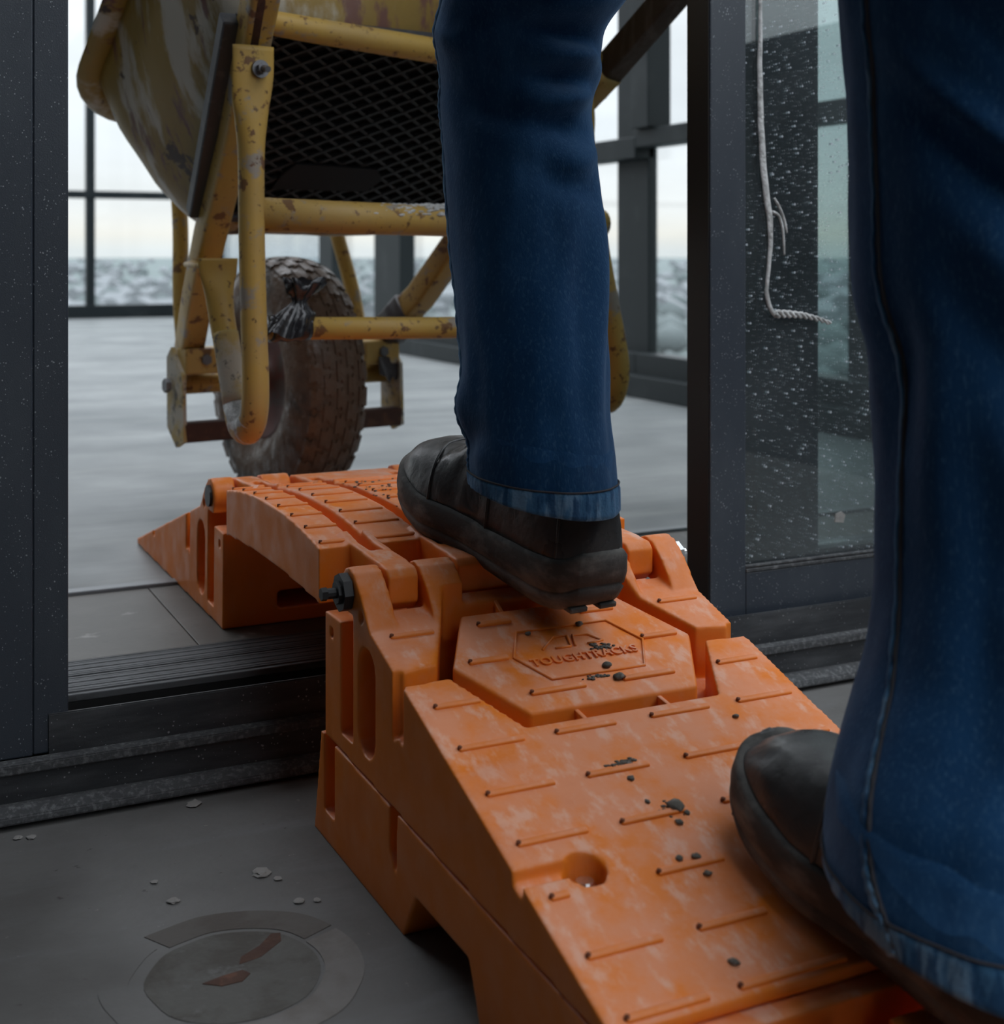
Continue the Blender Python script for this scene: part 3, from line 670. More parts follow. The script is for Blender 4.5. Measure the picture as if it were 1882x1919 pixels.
# wheel
def wheel():
    R = .207; w = .056
    prof = [(-.040, .098), (-.050, .104), (-.0595, .128), (-.0615, .152), (-.0575, .176), (-.0500, .194), (-.040, .2015), (-.020, .2065), (0, R), (.020, .2065), (.040, .2015), (.0500, .194), (.0575, .176), (.0615, .152), (.0595, .128), (.050, .104), (.040, .098)]
    prof = catmull(prof, 3)
    bm = bmesh.new(); add_lathe(bm, prof, 96)
    t = from_bm('tyre', bm, M['tyre'], B); t.location = (0, 0, AX)
    bm = bmesh.new()
    def rad(x): return .207-.0060*(abs(x)/.04)**2.4
    for row, (x0, x1) in enumerate(((-.0505, -.033), (-.030, -.011), (-.008, .008), (.011, .030), (.033, .0505))):
        n = 30
        for k in range(n):
            a0 = 2*PI*(k+(.5 if row % 2 else 0))/n; da = 2*PI/n*.80
            pts = []
            for (fx, fa) in ((0, 0), (.45, .14), (.55, -.06), (1, .06), (1, .94), (.55, 1.0), (.45, .84), (0, .92)):
                pts.append((x0+(x1-x0)*fx, a0+da*fa))
            lo = [bm.verts.new((x, (rad(x)-.003)*math.cos(a), (rad(x)-.003)*math.sin(a))) for x, a in pts]
            hi = [bm.verts.new((x, (rad(x)+.0035)*math.cos(a), (rad(x)+.0035)*math.sin(a))) for x, a in pts]
            bm.faces.new(hi)
            for i in range(8): bm.faces.new((lo[i], lo[(i+1) % 8], hi[(i+1) % 8], hi[i]))
    tr = from_bm('tread_blocks', bm, M['tyre'], t, False); tr['kind'] = 'stuff'
    bm = bmesh.new(); add_lathe(bm, [(-.043, .101), (-.046, .096), (-.030, .088), (-.026, .050), (-.034, .028), (-.044, .024), (-.044, .010), (.044, .010), (.044, .024), (.034, .028), (.026, .050), (.030, .088), (.046, .096), (.043, .101)], 48)
    from_bm('rim', bm, M['rim_red'], t)
    bm = bmesh.new(); add_cyl(bm, (-.20, 0, 0), (.205, 0, 0), .0165, 20); from_bm('axle', bm, M['yellow'], t)
wheel()
# side rails that run from the axle up to the handles
def rail(s):
    P0 = (s*.168, .02, .045); P1 = (s*.205, -.11, .140); P2 = (s*.225, -.21, .240); P3 = (s*.253, -.36, .372); P4 = (s*.300, -.56, .545); P5 = (s*.316, -.615, .595)
    if s < 0: P5 = (-.348, -.72, .690)
    if s > 0: P0 = (.172, .03, .035); P4 = (.292, -.50, .485); P5 = (.296, -.515, .497)
    pts = [(*L(*p), .023, .020) for p in (P0, P1, P2, P3, P4, P5)]
    return tube_obj('side_rail', pts, M['yellow'], B, 24, up=(1, 0, 0), sq=7)
rail(-1); rail(1)
hp = [(.290, -.485, .472), (.345, -.70, .660), (.385, -.86, .80), (.41, -.97, .885)]
for s in (-1, 1):
    q = hp if s > 0 else [(-.343, -.70, .672), (-.352, -.74, .705), (-.385, -.86, .80), (-.41, -.97, .885)]
    tube_obj('handle', [(*L(x, y, z), .0215, .0195) for x, y, z in q], M['handle'], B, 24, up=(1, 0, 0), sq=7)
# flaking strip down the camera side of the left rail
tube_obj('rust_strip', [(*L(x-.006, y-.0145, z-.0165), .0075, .0012) for x, y, z in ((-.284, -.500, .493), (-.300, -.56, .545), (-.316, -.615, .597), (-.330, -.66, .636))], M['rust_dark'], B, 12, up=(0, -.648, -.762))
# stand legs: one flattened, U-bent tube each side
def stand(s):
    path = [(-.298, -.531, .482, .0285, .006), (-.298, -.530, .445, .0285, .006), (-.299, -.527, .415, .0265, .010), (-.298, -.524, .385, .0215, .0155), (-.298, -.524, .34, .0172, .0172), (-.298, -.526, .234, .0168, .0168), (-.298, -.533, .12, .0168, .0168), (-.298, -.538, .05, .0172, .0172), (-.298, -.533, .012, .0180, .0180), (-.298, -.516, -.010, .0188, .0188), (-.298, -.494, -.006, .0185, .0185), (-.298, -.476, .022, .0175, .0175), (-.298, -.452, .080, .0170, .0170), (-.298, -.430, .130, .0175, .0165), (-.298, -.420, .165, .0205, .013), (-.298, -.417, .188, .0265, .007), (-.298, -.417, .210, .0285, .006)]
    lean = (lambda z: 0) if s < 0 else (lambda z: -.18*max(0, z-.06))      # the right leg is bent inwards
    path = catmull([(p[0]*(-s)+lean(p[2])*(1 if i < 10 else .3), *p[1:]) for i, p in enumerate(path)], 4)
    o = tube_obj('stand_leg', [(*L(p[0], p[1], p[2]), p[3], p[4]) for p in path], M['yellow'], B, 20, up=(0, 1, 0))
    bm = bmesh.new(); x = -.292*(-s)+lean(.45)
    add_cyl(bm, L(x, -.535, .452), L(x, -.541, .452), .0115, 20); add_cyl(bm, L(x, -.541, .452), L(x, -.549, .452), .0072, 6); add_cyl(bm, L(x, -.549, .452), L(x, -.562, .449), .0042, 10)
    from_bm('bolt', bm, M['bolt'], o, False)
    bm = bmesh.new()
    add_tube(bm, [(*L(.298*s, -.476, .022), .0176), (*L(.298*s, -.494, -.006), .0187), (*L(.298*s, -.516, -.0105), .0190), (*L(.298*s, -.529, .004), .0186)], 20, up=(0, 1, 0))
    tag(from_bm('plaster_coat', bm, M['plaster_white'], o), 'white plaster caked on the bend of the leg')
    tube_obj('plaster_coat', catmull([(*L(.298*s, -.478, .020), .0178), (*L(.298*s, -.4535, .080), .0174), (*L(.298*s, -.4415, .110), .0172)], 4), M['yellow_plaster'], o, 20, up=(0, 1, 0))
    return o
stand(-1); stand(1)
# cross bars
tube_obj('cross_bar', catmull([(*L(-.285, -.505, .522), .0150), (*L(-.25, -.522, .514), .0165), (*L(-.10, -.53, .503), .0175), (*L(.05, -.53, .496), .0175), (*L(.20, -.525, .502), .0165), (*L(.285, -.505, .515), .0150)], 5), M['yellow'], B)
cb = tube_obj('cross_bar', [(*L(-.285, -.515, .267), .0225), (*L(-.1, -.52, .2635), .0218), (*L(.1, -.52, .2585), .0200), (*L(.285, -.515, .262), .0215)], M['yellow'], B)
bm = bmesh.new(); rnd = random.Random(3)
for k in range(420):
    x = rnd.uniform(-.13, .16); a = rnd.uniform(-1.25, .4)-(.25 if x > 0 else 0); r = rnd.uniform(.0020, .0048)*(1 if x > -.04 else .6)
    if a < -.8 and rnd.random() < .5: continue
    for v in bmesh.ops.create_icosphere(bm, subdivisions=1, radius=r)['verts']:
        v.co = Vector((v.co.x*2.0+x, v.co.y*.8-.5185+.0228*math.sin(a), v.co.z*.7+AX+.2612+.0228*math.cos(a)))
tag(from_bm('plaster_crust', bm, M['plaster_white'], cb), 'lumpy white plaster along the top of the bar')
lb = tube_obj('cross_bar', [(*L(-.262, -.50, .118), .0152), (*L(.0, -.50, .1105), .0155), (*L(.288, -.50, .106), .0152)], M['yellow'], B)
# front struts from axle to tray
for s in (-1, 1):
    tube_obj('front_strut', catmull([(*L(s*.168, .03, .03), .0135), (*L(s*.165, .06, .14), .0135), (*L(s*.150, .10, .26), .0135), (*L(s*.145, .13, .36), .0135)], 4), M['yellow'], B)
# axle brackets
for s in (-1, 1):
    x0, x1 = sorted((s*.205, s*.199))
    bm = bmesh.new(); add_prism(bm, [(y, z+AX) for y, z in ((.020, .045), (.0, .062), (-.050, .02), (-.055, -.088), (-.022, -.100), (.018, -.07))], x0, x1, 'x'); bk = from_bm('axle_plate', bm, M['yellow_plaster'], B, False)
    box_obj('bracket', L(min(s*.199, s*.130), -.050, .020), L(max(s*.199, s*.130), -.010, .062), M['yellow'], bk, bev=.003)
    box_obj('foot_bar', L(min(s*.203, s*.105), -.055, -.090), L(max(s*.203, s*.105), -.022, -.058), M['rust_dark'], bk, bev=.004)
    bm = bmesh.new(); add_cyl(bm, L(s*.21, -.005, 0), L(s*.2185, -.005, 0), .012, 6); from_bm('nut', bm, M['bolt'], bk, False)
    bm = bmesh.new(); add_cyl(bm, L(s*.165, -.056, .043), L(s*.165, -.050, .043), .009, 6); from_bm('nut', bm, M['bolt'], bk, False)
# tray: sloping bottom with black grid, flared walls, rolled rim
TM = Matrix(((1, 0, 0, 0), (0, -.762, .648, 0), (0, .648, .762, .06+AX), (0, 0, 0, 1)))   # (x, s, n) -> barrow space
def T(x, s, n): return TM @ Vector((x*(1+.55*(s-.36)*max(-.15, 1-n/.24)), s, n))     # bottom widens to the rear, rim runs nearly straight
def rrect(xa, s0, s1, r, n, k=8, bulge=0):
    pts = []
    for (cx, cs, a0) in ((xa-r, s1-r, 0), (-xa+r, s1-r, 90), (-xa+r, s0+r, 180), (xa-r, s0+r, 270)):
        for i in range(k+1):
            a = math.radians(a0+90*i/k); pts.append((cx+r*math.cos(a), cs+r*math.sin(a), n))
    out = []
    for i, p in enumerate(pts):
        q = pts[(i+1) % len(pts)]; m = 8 if math.hypot(p[0]-q[0], p[1]-q[1]) > .05 else 1
        for j_ in range(m): out.append(tuple(p[d]+(q[d]-p[d])*j_/m for d in range(3)))
    return out
sec = [(.222, .285, .650, .05, .034), (.236, .250, .668, .07, .038), (.262, .224, .69, .085, .06), (.296, .216, .735, .095, .12), (.325, .230, .79, .10, .20), (.348, .252, .85, .10, .285)]
sec = catmull(sec, 4)
bm = bmesh.new(); rings = []
for q in sec: rings.append([bm.verts.new(T(*p)) for p in rrect(q[0], q[1], q[2], q[3], q[4])])
nr = len(rings[0])
for a, b in zip(rings[:-1], rings[1:]):
    for k in range(nr): bm.faces.new((a[k], a[(k+1) % nr], b[(k+1) % nr], b[k]))
bm.faces.new(rings[0][::-1])
bmesh.ops.recalc_face_normals(bm, faces=bm.faces[:])
inner = {}
for v in list(bm.verts):
    d = mnoise.noise(Vector((v.co.x*9, v.co.y*9, v.co.z*9)))*.006+mnoise.noise(Vector((v.co.x*22, v.co.y*22, v.co.z*22)))*.002
    v.co -= v.normal*d if v.normal.length else Vector((0, 0, 0))
tray = from_bm('tray', bm, M['tray'], B)
md = tray.modifiers.new('thickness', 'SOLIDIFY'); md.thickness = .003; md.offset = -1
rr = rrect(.354, .246, .856, .10, .285)
bm = bmesh.new(); add_tube(bm, [(*T(x*1.012, s, n+.002), .022, .0085) for x, s, n in rr], 10, up=tuple(TM.to_3x3() @ Vector((0, 0, 1))), close=True)
from_bm('rim_bead', bm, M['tray'], tray)
# black grid on the underside, widening with the rails
def hw(s): return .236+.183*(s-.275)
def TQ(poly, n0, n1, name, m, par=None, bev=.001):
    b_ = bmesh.new(); add_prism(b_, poly, n0, n1, 'z')
    if bev: bmesh.ops.bevel(b_, geom=b_.edges[:], offset=bev, segments=1, affect='EDGES')
    bmesh.ops.transform(b_, matrix=TM, verts=b_.verts[:]); return from_bm(name, b_, m, par or B, False)
s0, s1 = .312, .672
gp = TQ([(-hw(s0), s0), (hw(s0), s0), (hw(s1), s1), (-hw(s1), s1)], .024, .032, 'grid_panel', M['mat_back'])
for s in (-1, 1): TQ([(s*(hw(s0-.01)-.002), s0-.006), (s*(hw(s0-.01)+.022), s0-.006), (s*(hw(s1)+.022), s1+.01), (s*(hw(s1)-.002), s1+.01)], .012, .034, 'edge_strip', M['edge_grey'], gp, .002)
TQ([(-hw(s0), s0-.014), (hw(s0), s0-.014), (hw(s0), s0), (-hw(s0), s0)], .012, .034, 'edge_strip', M['edge_grey'], gp, .002)
TQ([(-hw(s1), s1), (hw(s1), s1), (hw(s1), s1+.014), (-hw(s1), s1+.014)], .012, .034, 'edge_strip', M['edge_grey'], gp, .002)
bm = bmesh.new()
sp = .0215
for fam, ang in ((0, 33), (1, -33)):
    ca, sa = math.cos(math.radians(ang)), math.sin(math.radians(ang))
    for k in range(-40, 40):
        ox, os_ = -sa*k*sp, ca*k*sp+(s0+s1)/2
        inside = [u/400 for u in range(-280, 281) if s0 < os_+sa*u/400 < s1 and abs(ox+ca*u/400) < hw(os_+sa*u/400)]
        if len(inside) < 4: continue
        t0, t1 = inside[0], inside[-1]
        c0 = Vector((ox+ca*(t0+t1)/2, os_+sa*(t0+t1)/2, .0195 if fam else .0185))
        mt = TM @ Matrix.Translation(c0) @ Matrix.Rotation(math.radians(ang), 4, 'Z')
        h = (t1-t0)/2; add_box(bm, (-h, -.0022, -.0032), (h, .0022, .0046), 0, 1, mt)
gr = from_bm('grid_bars', bm, M['mesh_black'], gp, False); gr['kind'] = 'stuff'
b_ = bmesh.new(); add_prism(b_, [(-.155, .375), (.005, .375), (.022, .402), (.005, .425), (-.135, .43), (-.150, .405)], .0115, .0160, 'z'); bmesh.ops.transform(b_, matrix=TM, verts=b_.verts[:]); from_bm('patch_plate', b_, M['mat_back'], gp, False)
# tape and brace on the right rail
def tape(y0, z0, y1, z1, x0, x1, k=.0275):
    return tube_obj('tape_wrap', [(*L(x0, y0, z0), k, k*.9), (*L(x1, y1, z1), k, k*.9)], M['tape'], B, 24, up=(1, 0, 0), sq=7)
tape(-.035, .078, -.085, .120, .187, .198)
bm = bmesh.new(); add_prism(bm, [(.150, .035), (.200, .030), (.205, -.005), (.192, -.010), (.188, -.002), (.176, -.014), (.166, -.002), (.152, .004)], -.052, -.0505, 'y')
for v in bm.verts: v.co.z += AX; v.co.y += .01*math.sin(v.co.x*70)
from_bm('tape_tail', bm, M['tape'], B, False)
bm = bmesh.new(); add_tube(bm, [(*L(.215, -.155, .205), .012, .004), (*L(.245, -.20, .20), .016, .004), (*L(.295, -.41, .195), .016, .004)], 12, up=(0, 0, 1), sq=5); from_bm('brace', bm, M['yellow'], B)
bm = bmesh.new(); add_cyl(bm, L(.222, -.190, .212), L(.222, -.202, .209), .010, 10); from_bm('bolt', bm, M['rust_dark'], B, False)
bm = bmesh.new(); add_tube(bm, [(*L(-.215, -.165, .205), .012, .004), (*L(-.245, -.20, .20), .016, .004), (*L(-.298, -.41, .198), .016, .004)], 12, up=(0, 0, 1), sq=5); from_bm('brace', bm, M['yellow'], B)

# scrap of black bag knotted on the lower bar
def bag_scrap():
    bm = bmesh.new()
    fw = Vector((-.153, .988, 0)); rt = Vector((.988, .153, 0))
    O = Vector((.681, 2.268, IN)); 
    def Wp(x, y, z): return O+rt*x+fw*y+Vector((0, 0, z+AX))
    rings = []
    prof = [(.115, .024, -.012), (.125, .0215, -.004), (.137, .019, .003), (.147, .011, .006), (.153, .0075, .008), (.160, .010, .010), (.170, .018, .013), (.180, .023, .016), (.176, .012, .016)]
    n = 40
    for i, (z, r, dx) in enumerate(prof):
        ring = []
        for k in range(n):
            t = 2*PI*k/n; f = 1+.16*math.sin(9*t+i*.6)+.10*math.sin(5*t+i)+.12*mnoise.noise(Vector((math.cos(t)*2, math.sin(t)*2, i*.5)))
            zz = z+(.006*math.sin(5*t+1) if i > 5 else (-.010*(.5+.5*math.sin(3*t)) if i == 0 else 0))
            ring.append(bm.verts.new(Wp(-.232+dx+r*1.25*f*math.cos(t), -.512+r*.85*f*math.sin(t), zz)))
        rings.append(ring)
    for a, b in zip(rings[:-1], rings[1:]):
        for k in range(n): bm.faces.new((a[k], a[(k+1) % n], b[(k+1) % n], b[k]))
    bm.faces.new(rings[-1])
    P = [Wp(-.225+.019*math.cos(0), 0, 0)]
    for x0, x1, r in ((-.262, -.205, .0178),):
        pts = [(*Wp(x0+(x1-x0)*i/8, -.50, .1175), r*(1+.06*math.sin(i*2.2))) for i in range(9)]; add_tube(bm, pts, 16)
    o = from_bm('plastic_bag_scrap', bm, M['bag']); tag(o, 'scrap of black plastic bag knotted round the lower yellow cross bar', 'bag'); return o
bag_scrap()

# ------------------------------------------------------------------ person
PR = tag(empty('person', (.60, .80, .1)), 'person in blue jeans and black work shoes walking away up the orange ramp', 'person')
def W_(p): return Vector(p)-Vector((.60, .80, .1))
LD = Vector((math.cos(-YAW), math.sin(-YAW), 0)); FD_ = Vector((math.sin(YAW), math.cos(YAW), 0))
def wrinkle(t, z, folds):
    d = 0
    for (t0, z0, wt, wz, slope, amp) in folds:
        dt = (t-t0+PI) % (2*PI)-PI
        if abs(dt) > wt*2.5: continue
        q = (z-z0-slope*dt)/wz
        d += 1.25*amp*math.exp(-(dt/wt)**2)*math.exp(-q*q)
    return d
def leg_loft(bm, rows, folds, seed, tilt, n=112, per=10):
    """rows: (x, y, z, half width, half depth); angle 0 = to the right of the view, pi/2 = ahead"""
    rows = catmull(rows, per); rings = []
    for i, (x, y, z, a, b) in enumerate(rows):
        k = max(0, 1-i/(per*1.5)); ring = []
        for q in range(n):
            t = 2*PI*q/n
            d = wrinkle(t, z, folds)+.0022*mnoise.noise(Vector((math.cos(t)*1.6, math.sin(t)*1.6, z*9+seed)))+.0015*mnoise.noise(Vector((math.cos(t)*4, math.sin(t)*4, z*22+seed)))
            p = Vector((x, y, z))+LD*((a+d)*math.cos(t))+FD_*((b+d)*math.sin(t))
            p.z += k*(tilt[0]*math.cos(t)+tilt[1]*math.sin(t))
            ring.append(bm.verts.new(p-Vector((.60, .80, .1))))
        rings.append(ring)
    for A, C in zip(rings[:-1], rings[1:]):
        for q in range(n): bm.faces.new((A[q], A[(q+1) % n], C[(q+1) % n], C[q]))
    return rings
HIPZ = .93
leg1 = [(.527, 1.011, .324, .0615, .070), (.527, 1.014, .346, .0616, .071), (.527, 1.019, .367, .0632, .072), (.529, 1.027, .394, .0641, .072), (.533, 1.036, .425, .0647, .073), (.540, 1.055, .469, .0662, .075), (.546, 1.075, .516, .0693, .077), (.550, 1.091, .564, .0707, .078), (.555, 1.115, .633, .0701, .078), (.556, 1.122, .663, .0705, .078), (.563, 1.125, .698, .0758, .082), (.560, 1.119, .732, .0785, .088), (.563, 1.085, .768, .086, .090), (.560, 1.02, .800, .090, .085), (.548, .93, .840, .092, .085), (.533, .82, .895, .092, .090), (.525, .74, .95, .090, .10)]
leg2 = [(0.595, 0.593, 0.147, 0.0846, 0.092), (0.598, 0.598, 0.169, 0.0860, 0.093), (0.604, 0.603, 0.190, 0.0862, 0.092), (0.613, 0.606, 0.217, 0.0861, 0.092), (0.630, 0.613, 0.250, 0.0839, 0.090), (0.648, 0.620, 0.289, 0.0827, 0.088), (0.660, 0.630, 0.352, 0.0828, 0.088), (.663, .635, .452, .0843, .090), (.664, .640, .499, .0915, .093), (.668, .643, .554, .0955, .096), (.668, .643, .622, .0969, .097), (.658, .637, .689, .0995, .10), (.662, .65, .77, .102, .104), (.675, .69, .87, .100, .105), (.685, .73, .95, .095, .105)]
F1 = [(-1.05, .700, .62, .010, .014, .010), (-.95, .682, .66, .010, -.006, -.011), (-.85, .664, .6, .012, .020, .010), (-1.1, .640, .6, .012, -.012, -.009), (-1.1, .722, .8, .010, -.012, -.012), (-1.2, .738, .8, .011, .015, .010), (-.75, .610, .4, .013, .025, .007), (-1.0, .590, .5, .012, -.02, -.006), (-2.2, .66, .6, .014, -.03, -.005), (-2.3, .71, .6, .014, -.03, .006),
      (-.35, .52, .22, .07, .1, .004), (-.9, .47, .2, .08, .05, -.004), (-.25, .42, .25, .05, .06, -.004), (-1.3, .56, .3, .06, .1, -.003), (-3.0, .40, .3, .02, .03, .005), (-2.8, .372, .4, .012, .02, -.004)]
F2 = [(-1.85, .585, .55, .011, -.085, .010), (-1.8, .560, .55, .013, -.085, -.007), (-1.65, .655, .5, .010, -.07, .010), (-1.6, .632, .5, .012, -.07, -.007), (-1.6, .49, .6, .022, -.10, .008), (-1.65, .44, .6, .022, -.10, -.006), (-1.5, .37, .5, .025, -.09, .007), (-1.5, .27, .5, .03, -.09, .007), (-1.6, .22, .5, .02, -.07, -.005), (-2.45, .45, .18, .14, .05, .005), (-2.1, .32, .16, .10, .04, -.004), (-2.7, .46, .35, .05, .1, -.006), (-2.6, .2, .35, .05, .05, .004)]
bm = bmesh.new()
r1 = leg_loft(bm, leg1, F1, 1.0, (-.012, .004))
r2 = leg_loft(bm, leg2, F2, 5.0, (-.016, .018))
for R_ in (r1, r2):                                 # turn the cloth inwards at the hem, close the hidden top
    c = sum((v.co for v in R_[0]), Vector())/len(R_[0]); prev = R_[0]
    for sc_, dz in ((.955, .0015), (.94, .05), (.55, .075)):
        nxt = [bm.verts.new(c+(v.co-c)*sc_+Vector((0, 0, dz))) for v in R_[0]]
        for q in range(len(prev)): bm.faces.new((prev[q], nxt[q], nxt[(q+1) % len(prev)], prev[(q+1) % len(prev)]))
        prev = nxt
    bm.faces.new(prev)
    bm.faces.new(R_[-1])
rows = [(.600, .735, .86, .10, .085), (.602, .735, .92, .168, .12), (.605, .735, .98, .172, .125), (.608, .74, 1.06, .155, .11), (.610, .75, 1.10, .148, .105)]
R_ = leg_loft(bm, rows, [], 9.0, (0, 0), 64, 5); bm.faces.new(R_[0][::-1]); bm.faces.new(R_[-1])
jn = from_bm('jeans', bm, M['denim'], PR)
def ring_at(rows, zfrac, per=10): return catmull(rows, per)
def band(name, rows, folds, seed, tilt, i0, i1, grow, m, par, per=10, n=112, pucker=0):
    rr_ = catmull(rows, per)[i0:i1+1]; bm = bmesh.new(); rings = []
    for i, (x, y, z, a, b) in enumerate(rr_):
        k = max(0, 1-(i+i0)/(per*1.5)); ring = []
        e = grow*(1 if 0 < i < len(rr_)-1 else .2)
        for q in range(n):
            t = 2*PI*q/n
            d = wrinkle(t, z, folds)+.0022*mnoise.noise(Vector((math.cos(t)*1.6, math.sin(t)*1.6, z*9+seed)))+.0015*mnoise.noise(Vector((math.cos(t)*4, math.sin(t)*4, z*22+seed)))
            d += e+pucker*math.sin(t*37+.8*math.sin(5*t))*(1 if 0 < i < len(rr_)-1 else 0)
            p = Vector((x, y, z))+LD*((a+d)*math.cos(t))+FD_*((b+d)*math.sin(t)); p.z += k*(tilt[0]*math.cos(t)+tilt[1]*math.sin(t))
            ring.append(bm.verts.new(W_(p)))
        rings.append(ring)
    for A, C in zip(rings[:-1], rings[1:]):
        for q in range(n): bm.faces.new((A[q], A[(q+1) % n], C[(q+1) % n], C[q]))
    return from_bm(name, bm, m, par)
band('hem', leg1, F1, 1.0, (-.012, .004), 0, 8, .0016, M['denim_hem'], jn, pucker=.0006)
band('hem', leg2, F2, 5.0, (-.016, .018), 0, 8, .0016, M['denim_hem'], jn, pucker=.0006)
def thread(rows, folds, seed, tilt, idx, par, r=.0008, n=112):
    rr_ = catmull(rows, 10); x, y, z, a, b = rr_[idx]; k = max(0, 1-idx/15); P = []
    for q in range(n):
        t = 2*PI*q/n
        d = wrinkle(t, z, folds)+.0022*mnoise.noise(Vector((math.cos(t)*1.6, math.sin(t)*1.6, z*9+seed)))+.0015*mnoise.noise(Vector((math.cos(t)*4, math.sin(t)*4, z*22+seed)))+.0012
        p = Vector((x, y, z))+LD*((a+d)*math.cos(t))+FD_*((b+d)*math.sin(t)); p.z += k*(tilt[0]*math.cos(t)+tilt[1]*math.sin(t)); P.append((*W_(p), r))
    bm = bmesh.new(); add_tube(bm, P, 6, close=True); return from_bm('hem_stitch', bm, M['stitch'], par)
thread(leg1, F1, 1.0, (-.012, .004), 8, jn); thread(leg2, F2, 5.0, (-.016, .018), 8, jn)
def seam(rows, folds, seed, tilt, T0, wdt, m, grow, i1, name='inseam', dt=0):
    rr_ = catmull(rows, 10)[:i1]; bm = bmesh.new(); P = []
    for i, (x, y, z, a, b) in enumerate(rr_):
        k = max(0, 1-i/15); t = T0+dt*max(0, 1-i/50)
        d = wrinkle(t, z, folds)+.0022*mnoise.noise(Vector((math.cos(t)*1.6, math.sin(t)*1.6, z*9+seed)))+.0015*mnoise.noise(Vector((math.cos(t)*4, math.sin(t)*4, z*22+seed)))+grow+.0005*math.sin(i*1.9)
        p = Vector((x, y, z))+LD*((a+d)*math.cos(t))+FD_*((b+d)*math.sin(t)); p.z += k*(tilt[0]*math.cos(t)+tilt[1]*math.sin(t)); P.append((*W_(p), wdt, .0016))
    nrm = LD*math.cos(T0)+FD_*math.sin(T0)
    add_tube(bm, P, 8, up=tuple(nrm)); return from_bm(name, bm, m, jn)
seam(leg2, F2, 5.0, (-.016, .018), PI+.28, .0045, M['denim_hem'], -.0006, 120, dt=.40)
seam(leg2, F2, 5.0, (-.016, .018), PI+.35, .0007, M['stitch'], .0004, 120, 'seam_stitch', .40)
seam(leg1, F1, 1.0, (-.012, .004), PI+.12, .0042, M['denim_hem'], -.0004, 120)

